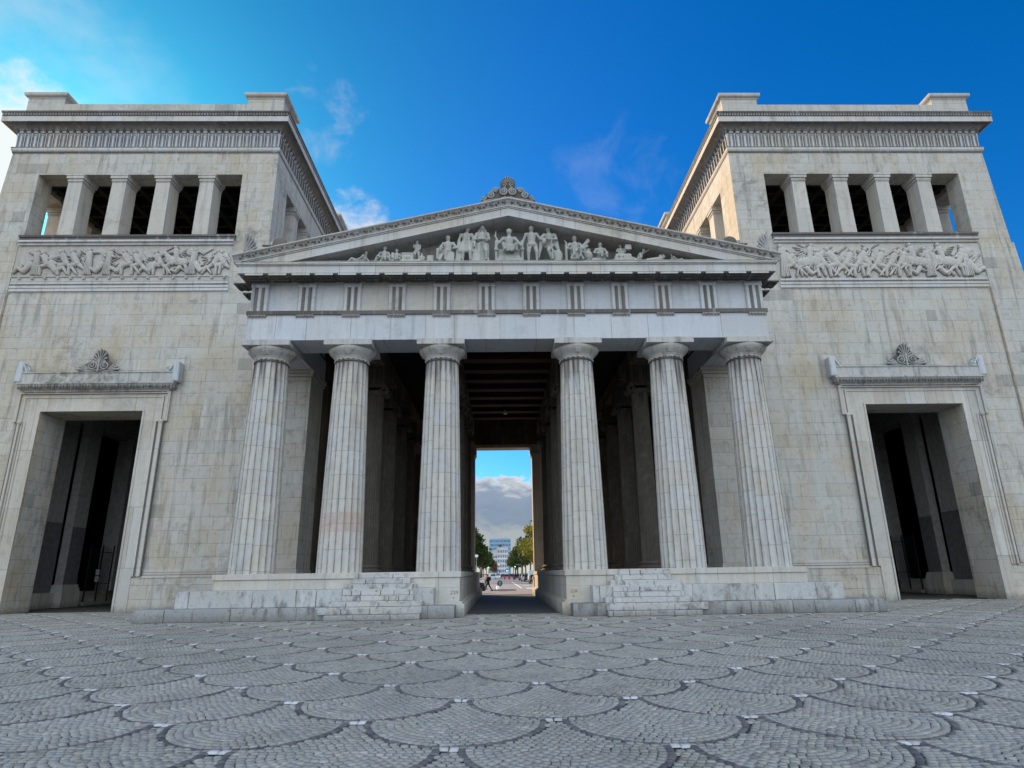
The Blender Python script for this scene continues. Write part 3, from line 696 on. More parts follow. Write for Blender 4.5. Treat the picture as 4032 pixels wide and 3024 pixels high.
    b = B(); b.ring(R, [(-.02, 26.43), (.034, 26.432), (.055, 26.535), (.02, 26.60)]); b.ring(R, [(.0, 26.835), (.122, 26.815), (.122, 26.77), (.10, 26.77)]); b.build('band_painted_shadow', M['soot_shade'], root)  # thin dark rings, shadow lines of the band put in as colour
    b = B()
    cav = [(-.03, 26.80), (-.01, 27.45), (.02, 27.78), (.07, 27.97), (.15, 28.11), (.28, 28.23), (.44, 28.31)]
    b.ring(R, cav[:4]); b.build('frieze', M['frieze'], root); b = B(); b.ring(R, cav[3:]+[(.60, 28.285)]); b.build('cavetto', M['orn'], root)  # shade of cavetto and soffit painted by a darker stone
    b = B()
    b.ring(R, [(.60, 28.29), (.61, 28.265), (.645, 28.265), (.645, 28.63), (.60, 28.64)]); b.build('cornice', M['corn'], root)
    b = B()
    b.ring(R, [(.59, 28.63), (.60, 28.68), (.63, 28.81), (.69, 28.86), (.71, 28.975), (-.6, 29.0)]); b.build('gutter_moulding', M['soot_shade'], root)
    def ring_runs(o):                                     # front, inner flank, outer flank
        return (('x', 13.9-o, TX1+o, T-o), ('yi', T-o, TY1+o, 13.9-o), ('yo', T-o, TY1+o, TX1+o))
    b = B()
    for ax, a0, a1, c in ring_runs(.63):                   # little tongues below the gutter
        n = int((a1-a0)/.165)
        for i in range(n):
            p = a0+(i+.5)*(a1-a0)/n
            if ax == 'x': b.box(p-.05, p+.05, c-.075, c+.02, 28.65, 28.80)
            elif ax == 'yi': b.box(c-.06, c+.02, p-.05, p+.05, 28.65, 28.80)
            else: b.box(c-.02, c+.06, p-.05, p+.05, 28.65, 28.80)
    b.build('tongue_moulding', M['orn'], root)
    b = B(); pitch = .4338
    def arch(place):                                       # double hairpin + palmette bud
        for w_, top_, rr in ((.155, 27.86, .020), (.088, 27.75, .013)):
            pts = [(-w_, 26.84)]+[(-w_, top_-w_)]+[(w_*math.cos(a), top_-w_+w_*math.sin(a)) for a in [PI-PI*i/6 for i in range(1, 6)]]+[(w_, top_-w_), (w_, 26.84)]
            b.tube([place(p, z) for p, z in pts], rr, 4)
    def outset(z):
        for (o0, z0), (o1, z1) in zip(cav, cav[1:]):
            if z0 <= z <= z1: return o0+(o1-o0)*(z-z0)/(z1-z0)
        return cav[-1][0]
    def bud(place):
        for dp in (-.07, 0, .07):
            zt = 28.07 if dp == 0 else 28.0
            b.cap(place(dp*.4, 27.87), .02, place(dp, zt), .036, 5)
        b.cap(place(-.1, 27.87), .022, place(.1, 27.87), .022, 5)
    def run(a0, a1, mk):
        n = round((a1-a0)/pitch)
        for i in range(n+1):
            c = a0+(a1-a0)*i/n
            if i < n: arch(mk(c+(a1-a0)/n/2))
            bud(mk(c))
    run(13.98, TX1-.05, lambda c: (lambda p, z: (c+p, T-outset(z)-.012, z)))
    run(T+.05, TY1-.05, lambda c: (lambda p, z: (13.9-outset(z)-.012, c+p, z)))
    b.build('tongue_ornament', M['soot_shade'], root)  # dark all over: shadow and dirt of the outlines put into the colour
    # parapet and its corner blocks
    b = B()
    for x0, x1, y0, y1 in ((16.0, 27.6, T+.02, T+.8), (16.0, 27.6, TY1-.8, TY1-.02), (13.98, 14.8, T+2.3, TY1-2.3), (28.9, TX1-.1, T+2.3, TY1-2.3)):
        b.box(x0, x1, y0, y1, 28.9, 30.07)
    b.box(14.8, 28.9, T+.8, TY1-.8, 28.9, 29.1)
    b.build('parapet', M['wallup'], root)
    for x0 in (13.88, 27.5):
        for y0 in (T+.0, TY1-2.3):
            b = B(); b.box(x0, x0+2.26, y0, y0+2.3, 28.9, 30.43)
            b.ring((x0, x0+2.26, y0, y0+2.3), [(-.2, 30.43), (.02, 30.44), (.04, 30.52), (.16, 30.58), (.20, 30.66), (.20, 30.79), (-1.1, 30.80)])
            b.build('parapet_block', M['wallup'], root)
    # ---- passage behind the doorway
    b = B(); b.box(15.9, 16.3, T+d, TY1-1.2, 0, 19.9); b.build('inner_passage_wall', M['plaster'], root)
    b = B(); b.box(27.22, 28.2, T+d, 39.7, 0, 19.9); b.box(27.22, 28.2, 45.6, TY1-1.2, 0, 19.9)
    b.box(27.22, 28.2, 39.7, 45.6, 11.2, 19.9); b.build('passage_wall', M['plaster'], root)
    b = B(); b.box(26.72, 27.218, 39.95, 41.2, 1.30, 11.2); b.box(26.72, 27.218, 44.9, 45.6, .85, 11.2)
    b.box(26.72, 27.218, 39.95, 45.6, 11.2, 12.6); b.build('passage_pilaster', M['plaster'], root)
    b = B(); b.box(26.50, 27.3, 39.72, 41.42, 0, .92); b.box(26.56, 27.3, 39.76, 41.38, .92, 1.12); b.box(26.62, 27.3, 39.83, 41.31, 1.12, 1.30); b.build('pilaster_base', M['ped'], root)
    b = B(); b.box(26.95, 27.3, T+d, 39.7, 0, .86); b.box(26.9, 29.0, 41.42, 42.3, 0, .86)
    for k in range(4): b.box(26.75+.3*k, 29.0, 42.3, 45.6, .212*k, .212*(k+1))
    b.build('passage_steps', M['ped'], root)
    b = B(); b.box(27.195, 27.215, T+d, 39.7, .86, 4.9); b.build('painted_dado', M['dado'], root); b = B(); b.box(26.695, 26.717, 39.95, 41.2, 1.31, 4.7); b.build('painted_dado', M['dado'], root)
    b = B(); b.box(28.2, 28.25, 39.7, 45.6, .86, 11.2); b.build('back_of_alcove', M['dark'], root)
    b = B(); b.box(16.3, 27.2, 47.6, 47.75, 0, 19.9); b.box(16.3, 27.2, T+d, 47.6, 14.2, 14.5); b.build('rear_light_block', M['dark'], root)  # unseen rear panel added to keep the passage dark, with its ceiling
    return root
LT = tower(-1, 'pale stone tower standing left of the columned porch', True, 11)
RT = tower(1, 'pale stone tower right of the porch with sunlit inner flank', False, 23)

# ------------------------------------------------------------------ the columned porch and gateway between the towers
P_, CY, K_, SB = 26.48, 25.58, 27.38, 26.85              # architrave face, cornice face, column axis, tympanum
CXS = [-10.83, -7.20, -3.08, 3.07, 7.21, 10.83]
porch = thing('gateway_porch', 'temple front with six fluted columns and carved pediment between two towers', 'gateway', (0, 38.5, 0))
def doric_profile(t):                                     # entasis
    return .94-.20*t**1.25
def doric_shaft():
    nf, sub = 20, 6; n = nf*sub; zs = [0, .02]+[9.12*i/15 for i in range(1, 15)]+[9.12, 9.20]
    vs = []; fs = []
    for z in zs:
        R = doric_profile(min(1, z/9.2)); 
        for k in range(n):
            a = 2*PI*k/n+PI/nf*0; q = (k % sub)/sub; dep = .075*R*math.sin(PI*q)
            r = R-dep; vs.append((r*math.cos(a), r*math.sin(a), 1.70+z))
    for i in range(len(zs)-1):
        for k in range(n): fs.append((i*n+k, i*n+(k+1) % n, (i+1)*n+(k+1) % n, (i+1)*n+k))
    return vs, fs
DV, DF = doric_shaft()
def doric_me(name, mat):
    me = bpy.data.meshes.new(name); me.from_pydata(DV, [], DF); me.materials.append(mat); return me
shaft_me = doric_me('column', M['col']); shaft_pink = doric_me('column', M['colp'])
b = MB(); b.lathe((0, 0, 10.90), [(.735, -.02), (.75, 0), (.76, .03), (.75, .045), (.78, .06), (.79, .08), (.765, .09), (.79, .13), (.86, .20), (.95, .28), (1.02, .36), (1.055, .44), (1.055, .49), (1.02, .52)], 48)
for k in range(20):                                       # leaf collar under the echinus
    a = 2*PI*(k+.5)/20; b.ell((.75*math.cos(a), .75*math.sin(a), 10.87), (.05, .05, .045), 6, 4)
cap_tmp = b
cap_me = None
aba_me = None
for i, x in enumerate(CXS):
    me = shaft_pink if i == 1 else shaft_me
    c = bpy.data.objects.new('column', me); C.objects.link(c); c.parent = porch
    c.location = (x, K_-38.5, 0)
    if i == 1: c['label'] = 'column with one reddish band low on its shaft'
    if cap_me is None:
        cap_me = cap_tmp.build('capital', M['cap'], c, smooth=True); ob = cap_me; cap_me = ob.data
        # mesh was shifted by the column's position: shift back
        for v in cap_me.vertices: v.co = Vector(v.co)+world_loc(c)
        bb = MB(); bb.bev(-1.06, 1.06, -1.06, 1.06, 11.42, 11.688, .012)
        for dy in (-1,):                                   # strap-like boss on the echinus
            bb.prism([(-1.075, 11.418), (-.98, 11.20), (-.86, 11.06), (-.78, 11.06), (-.80, 11.418)], -.13, .13, 'x')
        ab = bb.build('abacus', M['hood'], c); aba_me = ab.data; rb = MB()
        for zz in (10.80, 11.005): rb.lathe((0, 0, zz), [(.70, -.02), (.772, -.015), (.772, .015), (.70, .02)], 48)
        rg_ = rb.build('neck_ring', M['soot_shade'], c); rg_me = rg_.data
        for v in rg_me.vertices: v.co = Vector(v.co)+world_loc(c)
        for v in aba_me.vertices: v.co = Vector(v.co)+world_loc(c)
    else:
        for nm, mm in (('capital', cap_me), ('abacus', aba_me), ('neck_ring', rg_me)):
            ob = bpy.data.objects.new(nm, mm); C.objects.link(ob); ob.parent = c
AW = 11.77
def U_strip(b, x1, yf, yb, th, z0, z1):
    """front bar plus two returns running back, outer face at x=+-x1, y=yf"""
    b.box(-x1, x1, yf, yf+th, z0, z1); b.box(-x1, -x1+th, yf+th, yb, z0, z1); b.box(x1-th, x1, yf+th, yb, z0, z1)
b = MB(); U_strip(b, AW, P_, T-.002, 1.75, 11.69, 12.90); b.build('architrave', M['arch'], porch)
b = MB(); U_strip(b, AW+.08, P_-.08, T-.003, 1.8, 12.90, 13.08); b.build('taenia', M['soot_shade'], porch)
b = MB(); U_strip(b, AW-.07, P_+.105, T-.004, 1.6, 13.08, 14.62); b.build('metope_band', M['frieze'], porch)
b = MB(); U_strip(b, AW+.0, P_-.0, T-.005, .3, 14.47, 14.60); b.build('frieze_crown', M['corn'], porch)
TRX = [-11.37, -9.23, -7.16, -5.12, -3.08, -1.03, 1.02, 3.06, 5.11, 7.14, 9.23, 11.37]
def trig_poly(c, w=.81):
    h = w/2; g = w/6
    return [(c-h, .0), (c-h+g*.45, -.065), (c-h+g*1.35, -.065), (c-h+g*1.8, .0), (c-h+g*2.25, -.065), (c-g*.42+0*g, -.065) if False else (c-g*.30-g*.1, -.065), (c+g*.40, -.065), (c+h-g*2.25, -.065) if False else (c+g*.45, -.065), (c+g*.9+.0, .0), (c+h-g*1.35, -.065), (c+h-g*.45, -.065), (c+h, .0)]
def triglyph(b, c, place):
    """three flat bars with V grooves, in (u, out, z)"""
    w = .81; pts = [(-.405, 0), (-.36, .07), (-.235, .07), (-.15, -.03), (-.065, .07), (.065, .07), (.15, -.03), (.235, .07), (.36, .07), (.405, 0)]
    z0, z1 = 13.08, 14.27; vs = []; n = len(pts)
    for z in (z0, z1): vs += [place(c+u, o, z) for u, o in pts]
    b.add(vs, [(i, i+1, n+i+1, n+i) for i in range(n-1)])
    q = [place(c-.405, 0, 14.27), place(c+.405, 0, 14.27), place(c+.405, .085, 14.27), place(c-.405, .085, 14.27), place(c-.405, 0, 14.47), place(c+.405, 0, 14.47), place(c+.405, .085, 14.47), place(c-.405, .085, 14.47)]
    b.add(q, [(0, 3, 2, 1), (3, 2, 6, 7), (0, 3, 7, 4), (2, 1, 5, 6), (4, 5, 6, 7)])
def placer(side):
    if side == 0: return lambda u, o, z: (u, P_+.07-o, z)
    return lambda u, o, z: (side*(AW-.07+o), P_+u, z)
def regula(b, c, side):
    pl = placer(side)
    def bx(u0, u1, o0, o1, z0, z1):
        p = pl(u0, o0, z0); q = pl(u1, o1, z1); b.box(min(p[0], q[0]), max(p[0], q[0]), min(p[1], q[1]), max(p[1], q[1]), z0, z1)
    bx(c-.405, c+.405, .071, .145, 12.83, 12.898)
    for k in range(6): bx(c-.36+.144*k-.035, c-.36+.144*k+.035, .078, .135, 12.765, 12.829)
def mutule(b, c, side, hw=.37):
    pl = placer(side)
    p = pl(c-hw, .12, 0); q = pl(c+hw, .93, 0)
    x0, x1, y0, y1 = min(p[0], q[0]), max(p[0], q[0]), min(p[1], q[1]), max(p[1], q[1])
    b.box(x0, x1, y0, y1, 14.475, 14.535)
    for a in range(6):
        for d in range(3):
            cx = x0+(x1-x0)*(a+.5)/6 if side == 0 else x0+(x1-x0)*(d+.5)/3; cy = y0+(y1-y0)*(d+.5)/3 if side == 0 else y0+(y1-y0)*(a+.5)/6
            b.box(cx-.035, cx+.035, cy-.035, cy+.035, 14.43, 14.469)
for x in TRX:
    b = MB(); triglyph(b, x, placer(0)); t = b.build('triglyph', M['trig'], porch, recalc=True); t.data.materials.append(M['groove_shade'])
    for fi in (2, 3, 5, 6): t.data.polygons[fi].material_index = 1
    b = MB(); regula(b, x, 0); b.build('regula', M['orn'], t)
for i in range(23):
    x = -11.37+22.74*i/22; b = MB(); mutule(b, x, 0); mu = b.build('mutule', M['soot_shade'], porch)  # underside shade painted in: whole mutule dark, its front face pale
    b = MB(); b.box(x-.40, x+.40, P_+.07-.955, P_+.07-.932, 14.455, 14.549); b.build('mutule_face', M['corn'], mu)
for sd_ in (-1, 1):
    for j in range(3):
        u = .41+2.1*j; b = MB(); triglyph(b, u, placer(sd_)); regula(b, u, sd_); t = b.build('triglyph', M['trig'], porch, recalc=True)
    for j in range(6):
        b = MB(); mutule(b, .41+1.05*j, sd_); b.build('mutule', M['soot_shade'], porch)
# horizontal cornice
CW = 12.10
b = MB()
b.box(-CW, CW, CY, SB, 14.55, 14.90); 
b.box(-CW, -AW+.9, SB, T-.006, 14.55, 14.90); b.box(AW-.9, CW, SB, T-.006, 14.55, 14.90)
b.build('cornice', M['corn'], porch)
b = MB(); b.box(-CW-.05, CW+.05, CY-.06, SB+.3, 14.90, 14.95); b.box(-CW-.09, CW+.09, CY-.11, SB+.3, 14.95, 15.05); 
b.build('cornice_moulding', M['corn'], porch)
b = MB(); b.box(-10.2, 10.2, CY+.10, SB-.002, 15.052, 15.188); b.build('pediment_floor', M['corn'], porch)
b = MB(); b.box(-CW+.04, CW-.04, CY+.16, P_+.10, 14.536, 14.549); b.box(-CW-.095, CW+.095, CY-.115, CY+.2, 15.035, 15.056); b.build('cornice_shade', M['soot_shade'], porch)  # dark sheets painting the shade under the corona, and a dark top edge
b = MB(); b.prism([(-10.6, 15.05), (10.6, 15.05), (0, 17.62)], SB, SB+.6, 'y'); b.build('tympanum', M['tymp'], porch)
SL = .2358
def rake(b, zc, th, yf, yb, xe, xe_top=None):
    """inverted V bar: underside at zc on the axis, vertical thickness th"""
    xt = xe_top if xe_top is not None else xe
    b.prism([(-xe, zc-SL*xe), (0, zc), (xe, zc-SL*xe), (xt, zc+th-SL*xt), (0, zc+th), (-xt, zc+th-SL*xt)], yf, yb, 'y')
b = MB(); rake(b, 17.43, .40, CY, SB+.3, 10.05, 12.0)
b.v = [(x, y, max(z, 15.051)) for x, y, z in b.v]; b.build('raking_cornice', M['corn'], porch, recalc=True)
b = MB(); rake(b, 17.835, .05, CY-.05, SB, 12.12); rake(b, 17.888, .05, CY-.10, SB, 12.18); b.build('raking_moulding', M['corn'], porch, recalc=True)
b = MB()
so_ = [(CY-.06, 17.94), (CY-.10, 18.02), (CY-.20, 18.12), (CY-.30, 18.17), (CY-.31, 18.22), (CY+.6, 18.23), (CY+.6, 17.94)]
vs = []
for xq in (-12.3, 0, 12.3): vs += [(xq, y, z-SL*abs(xq)) for y, z in so_]
n = len(so_); b.add(vs, [(k*n+i, k*n+(i+1) % n, (k+1)*n+(i+1) % n, (k+1)*n+i) for k in range(2) for i in range(n)]+[tuple(range(n)), tuple(range(3*n-1, 2*n-1, -1))])
b.build('sima', M['corn'], porch, recalc=True)
N = 84                                          # running palmette-and-scroll carving on the sima
for s2 in (-1, 1):
    b = MB()
    for i in range(N//2):
        x = s2*(.16+12.0*i/(N//2)); z = 18.07-SL*abs(x); h = .055 if i % 2 else -.03
        b.ell((x, CY-.18, z+h), (.055, .05, .075), 6, 4)
        b.ell((x+.10*s2, CY-.15, z-h*.8-.02), (.075, .05, .035), 6, 4, Matrix.Rotation(.7*(1 if i % 2 else -1), 3, 'Y'))
    b.build('sima_carving', M['soot_shade'], porch)
b = MB()                                                  # roof and masonry behind the pediment
b.prism([(-12.0, 15.051), (12.0, 15.051), (12.25, 15.30), (0, 18.18), (-12.25, 15.30)], SB+.61, T+.0, 'y')
b.build('roof', M['roofm'], porch)
b = MB(); b.prism([(-13.86, 14.7), (13.86, 14.7), (13.86, 15.2), (0, 18.1), (-13.86, 15.2)], T+.002, 50.9, 'y'); b.build('rear_roof', M['roofm'], porch)
# centre acroterion
b = MB(); ay = CY+.15
bp_ = MB(); bp_.prism([(.36*math.cos(2*PI*i/20), 19.24+.37*math.sin(2*PI*i/20)) for i in range(20)], ay+.12, ay+.02, 'y')
fan(b, 0.0, ay, 19.24, .40, 13, -55, 235, .16, .085, .3, .2, False)
def slope(x): return 18.24-SL*abs(x)
bp_.prism([(-.38, 18.9), (.38, 18.9), (.30, 19.2), (-.30, 19.2)], ay+.022, ay+.118, 'y')
for q in (-1, 1):
    spiral(b, q*.23, ay-.06, 18.76, .20, 1.9, .042, q, PI/2, .14)
    spiral(b, q*.82, ay-.05, 18.58, .18, 1.7, .038, q, PI/2, .12)
    fan(b, q*.54, ay, 18.74, .31, 6, 20 if q > 0 else 60, 120 if q > 0 else 160, .12, .13, .3, .6)
    fan(b, q*1.05, ay, 18.32, .26, 5, 0 if q > 0 else 70, 110 if q > 0 else 180, .1, .15, .3, .6)
    spiral(b, q*1.15, ay-.04, 18.20, .10, 1.2, .028, q, PI/2, .1)
    pl_ = [(0, 18.2), (0, 18.98), (q*.40, 18.95), (q*.62, 18.98), (q*.80, 18.82), (q*1.0, 18.68), (q*1.14, 18.46), (q*1.27, 18.28), (q*1.27, 17.93)]
    bp_.prism(pl_ if q < 0 else pl_[::-1], ay+.03, ay+.12, 'y')
    b.tube([(q*t*1.25, ay-.03, slope(t*1.25)+.05) for t in [i/8 for i in range(9)]], .045, 5)
    b.tube([(q*(.1+t*1.0), ay-.04, 18.52-.30*t-.05*math.sin(6*t)) for t in [i/8 for i in range(9)]], .03, 5)
ac_ = b.build('acroterion', M['ornm'], porch, recalc=True); bp_.build('back_plate', M['soot_shade'], ac_, recalc=True)
for q in (-1, 1):                                          # corner acroteria: half palmettes
    b = MB(q); xx = 11.92; zb_ = 15.47
    for k, a in enumerate((95, 110, 125, 142, 160, 178)):
        L = 1.02-.06*k*.9; ar = math.radians(a)
        b.cap((xx+.05+.12*math.cos(ar), ay-.02, zb_+.16+.12*math.sin(ar)), .03, (xx+.05+L*.78*math.cos(ar)*.9, ay-.06, zb_+.16+L*.92*math.sin(ar)), .062, 7)
    pts = [(xx+.10, zb_)]+[(xx+.10+(.98-.05*k)*math.cos(math.radians(a))*.78, zb_+.14+(1.04-.05*k)*math.sin(math.radians(a))*.95) for k, a in enumerate((88, 100, 115, 130, 148, 166, 182))]
    b.prism(pts, ay+.12, ay+.02, 'y')
    spiral(b, xx-.22, ay-.04, zb_+.20, .17, 1.6, .035, -1, PI/2, .1); spiral(b, xx-.62, ay-.04, zb_+.24, .11, 1.3, .03, 1, PI/2, .09); spiral(b, xx-.90, ay-.04, zb_+.27, .08, 1.2, .025, -1, PI/2, .08)
    b.tube([(xx-1.05*t, ay-.03, zb_-.02+.235*1.05*t) for t in [i/6 for i in range(7)]], .04, 5)
    b.build('corner_acroterion', M['ornm'], porch, recalc=True)
# gargoyle-like round spouts on the tower-side ledges behind the roof
for q, tw in ((-1, LT), (1, RT)):
    b = MB(q); b.box(13.55, 13.868, T+.15, T+5.5, 20.20, 20.44); b.box(13.48, 13.55, T+.2, T+5.5, 20.44, 20.52); b.build('side_ledge', M['corn'], tw)
    b = MB(q); rt = Matrix.Rotation(PI/2, 3, 'X')
    vs0 = len(b.v); b.lathe((0, 0, 0), [(.10, -.16), (.30, -.15), (.40, -.06), (.42, .05), (.36, .14), (.2, .17)], 20); b.v = [tuple(Vector((12.85, 32.1, 19.62))+rt @ Vector(p)) for p in b.v]
    b.box(12.78, 12.92, 32.0, 32.2, 15.4, 19.3)
    b.box(12.85, 13.86, 32.1, 32.2, 19.55, 19.62)
    b.build('roof_spout', M['soot_shade'], tw, smooth=True)

# ---- stepped base
for q in (-1, 1):
    b = MB()
    def bx(x0, x1, *r):
        b.box(min(q*x0, q*x1), max(q*x0, q*x1), *r)
    bx(2.24, 14.2, 25.08, T-.064, 0, .455)
    b.build('plinth', M['plinthd'], porch, bevel=.02); b = MB(); bx(3.09, 12.98, 25.68, T-.065, .455, 1.085); b.build('plinth', M['plinth'], porch, bevel=.02)
for q in (-1, 1):
    b = MB()
    def bx(x0, x1, *r): b.box(min(q*x0, q*x1), max(q*x0, q*x1), *r)
    bx(2.12, 11.88, 26.30, 50.9, 1.085, 1.47); bx(2.07, 11.93, 26.25, 50.95, 1.475, 1.70)
    bx(2.12, 3.09, 26.30, 50.9, .56, 1.085)
    b.build('stylobate', M['ped'], porch, bevel=.012)
for q in (-1, 1):
    b = MB()
    for o, z0, z1 in ((0.20, .0, .46), (.10, .50, .56)):
        x0, x1 = q*(2.12-o), q*3.3; b.box(min(x0, x1), max(x0, x1), 26.30-o, 50.9, z0, z1)
    x0, x1 = q*(2.12-.15), q*3.3; b.box(min(x0, x1), max(x0, x1), 26.15, 50.9, .46, .50)
    b.build('pedestal_foot', M['ped'], porch, bevel=.012)
# stair flights against the base
for q in (-1, 1):
    fl = []
    b = MB(); spec = [(0.0, .19, 24.72, 3.50, 7.03), (.19, .455, 24.95, 3.46, 7.32), (.455, .655, 25.16, 3.48, 6.99), (.655, .85, 25.38, 3.83, 6.55), (.85, 1.06, 25.58, 3.86, 6.58), (1.06, 1.27, 25.80, 3.81, 6.60), (1.27, 1.48, 26.0, 4.05, 6.30), (1.48, 1.685, 26.14, 4.24, 6.27)]
    st = None
    for i, (z0, z1, y, x0, x1) in enumerate(spec):
        b = MB(q); yb = 26.24 if z0 > 1.0 else (25.675 if z0 >= .45 else 25.075)
        b.bev(x0, x1, y, max(yb, y+.08), z0+.004, z1, .018)
        if i == 0: st = b.build('staircase', M['step'], porch)
        else: b.build('step', M['step'], st)
# numbers painted on the two inner pedestals
def text(s_, x, z, y, size, parent, name):
    cu = bpy.data.curves.new(name, 'FONT'); cu.body = s_; cu.size = size; cu.extrude = .002; cu.align_x = 'CENTER'; cu.resolution_u = 2
    tmp = bpy.data.objects.new('tmp', cu); C.objects.link(tmp); bpy.context.view_layer.update()
    me = bpy.data.meshes.new_from_object(tmp.evaluated_get(bpy.context.evaluated_depsgraph_get())); bpy.data.objects.remove(tmp)
    wl = world_loc(parent)
    for v in me.vertices: v.co = Vector((v.co.x*1.15+x-wl.x, y-v.co.z-wl.y, v.co.y+z-wl.z))
    me.materials.clear(); me.materials.append(M['rust']); ob = bpy.data.objects.new(name, me); C.objects.link(ob); ob.parent = parent; return ob
text('229', -2.33, .83, 26.294, .19, porch, 'painted_number'); text('228', 2.42, .83, 26.294, .17, porch, 'painted_number')
for xq in (-2.36, 2.40):
    b = MB(); b.lathe((0, 0, 0), [(.012, -.01), (.022, 0), (.012, .012)], 10); b.v = [(xq+p[0], 26.292+p[2]*.6, .70+p[1]) for p in b.v]; b.build('anchor_hole', M['iron'], porch)
# ---- antae, cross walls, interior
for q in (-1, 1):
    b = MB(q); b.box(10.07, 11.72, 30.8, T-.002, 1.70, 11.12); an_ = b.build('anta', M['wall'], porch)
    b = MB()
    def bx(x0, x1, *r): b.box(min(q*x0, q*x1), max(q*x0, q*x1), *r)
    bx(10.06, 11.73, 30.78, T-.003, 11.13, 11.32); bx(9.98, 11.8, 30.70, T-.003, 11.34, 11.48); bx(9.90, 11.84, 30.62, T-.003, 11.49, 11.686)
    b.build('anta_capital', M['ped'], an_); b = MB()
    bx(10.0, 11.78, 30.73, T-.003, 1.701, 1.83); bx(10.03, 11.76, 30.76, T-.003, 1.84, 1.92); b.build('anta_base', M['ped'], an_)
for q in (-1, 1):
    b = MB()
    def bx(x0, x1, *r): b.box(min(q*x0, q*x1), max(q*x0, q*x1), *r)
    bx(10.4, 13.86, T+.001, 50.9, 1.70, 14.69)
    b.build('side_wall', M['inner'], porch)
for q in (-1, 1):
    for x in (3.08, 7.2):
        b = MB(); x0, x1 = q*x-.55, q*x+.55; b.box(x0, x1, P_+1.76, 50.2, 12.45, 13.3); b.build('inner_beam', M['inner'], porch)
b = MB(); b.box(-10.39, 10.39, P_+1.65, 50.2, 13.65, 14.1); b.box(-10.3, 10.3, P_+1.61, P_+1.75, 12.91, 13.64); b.build('ceiling', M['dark'], porch)
y = 29.5
while y < 49:
    b = MB(); b.box(-2.52, 2.52, y-.35, y+.35, 13.0, 13.64); b.box(-2.52, 2.52, y-.36, y-.355, 13.0, 13.3); b.build('ceiling_beam', M['red'], porch); y += 1.96
FX = -.19; FY = 50.9                                       # rear cross wall; opening slightly off the axis
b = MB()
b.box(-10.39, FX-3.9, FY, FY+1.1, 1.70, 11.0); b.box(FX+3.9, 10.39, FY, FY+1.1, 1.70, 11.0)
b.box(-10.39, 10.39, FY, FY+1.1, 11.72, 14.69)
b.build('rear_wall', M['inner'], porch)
b = MB(); b.box(-2.2+FX, 2.2+FX, FY-.06, FY+1.16, 11.45, 11.718); b.box(-10.39, FX-2.2, FY-.05, FY+1.1, 11.002, 11.715); b.box(FX+2.2, 10.39, FY-.05, FY+1.1, 11.002, 11.715); b.build('lintel', M['ped'], porch)
for q in (-1, 1):
    b = MB(); x0, x1 = sorted((FX+q*2.32, FX+q*3.9)); b.box(x0, x1, FY-.1, FY+1.1, 1.30, 10.72); p = b.build('rear_pier', M['ped'], porch)
    b = MB(); x0, x1 = sorted((FX+q*2.2, FX+q*4.0)); b.box(x0, x1, FY-.2, FY+1.2, 10.86, 11.0); x0, x1 = sorted((FX+q*2.26, FX+q*3.95)); b.box(x0, x1, FY-.15, FY+1.15, 10.72, 10.86); b.build('pier_capital', M['ped'], p)
    b = MB(); x0, x1 = sorted((FX+q*2.18, FX+q*4.05)); b.box(x0, x1, FY-.25, FY+1.2, -.1, .38); x0, x1 = sorted((FX+q*2.24, FX+q*4.0)); b.box(x0, x1, FY-.2, FY+1.15, .38, 1.15); x0, x1 = sorted((FX+q*2.2, FX+q*4.0)); b.box(x0, x1, FY-.24, FY+1.18, 1.15, 1.30); b.build('pier_base', M['ped'], p)
# Ionic columns inside
b = MB(); nf = 24; sub = 4; n = nf*sub; zs = [.42, .9, 3, 5, 7, 9.2]; vs = []
for z in zs:
    R = .50-.06*(z/9.2)
    for k in range(n):
        a = 2*PI*k/n; r = R*(1-.08*math.sin(PI*(k % sub)/sub)); vs.append((r*math.cos(a), r*math.sin(a), 1.70+z))
b.add(vs, [(i*n+k, i*n+(k+1) % n, (i+1)*n+(k+1) % n, (i+1)*n+k) for i in range(len(zs)-1) for k in range(n)])
ish = b
ib = MB(); ib.lathe((0, 0, 1.70), [(.66, 0), (.72, .06), (.72, .12), (.62, .15), (.57, .20), (.60, .24), (.65, .28), (.65, .33), (.56, .37), (.53, .43)], 28)
ic = MB(); ic.lathe((0, 0, 10.88), [(.45, 0), (.50, .05), (.58, .15), (.60, .22)], 24); ic.box(-.62, .62, -.52, .52, 11.28, 11.42)
for q in (-1, 1):
    for yy in (-.46, .46):
        ic.tube([(q*.50+.26*(1-.8*t)*math.cos(PI/2-q*4*PI*t), yy, 11.10+.24*(1-.8*t)*math.sin(PI/2-q*4*PI*t)) for t in [i/24 for i in range(25)]], .045, 5)
    ic.v += []
    vs = []; 
    for yy in (-.44, 0, .44):
        rr_ = .24 if yy else .15
        for k in range(12): vs.append((q*.50+rr_*math.cos(2*PI*k/12), yy, 11.10+rr_*math.sin(2*PI*k/12)))
    ic.add(vs, [(i*12+k, i*12+(k+1) % 12, (i+1)*12+(k+1) % 12, (i+1)*12+k) for i in range(2) for k in range(12)])
ic.box(-.56, .56, -.56, .56, 11.42, 12.448)
first = None
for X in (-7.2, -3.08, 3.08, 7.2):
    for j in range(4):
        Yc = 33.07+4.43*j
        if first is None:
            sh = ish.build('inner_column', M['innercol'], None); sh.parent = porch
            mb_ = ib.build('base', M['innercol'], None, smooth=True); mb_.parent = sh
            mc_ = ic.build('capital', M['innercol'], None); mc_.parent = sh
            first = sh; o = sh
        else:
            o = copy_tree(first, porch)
        o.location = (X, Yc-38.5, 0)
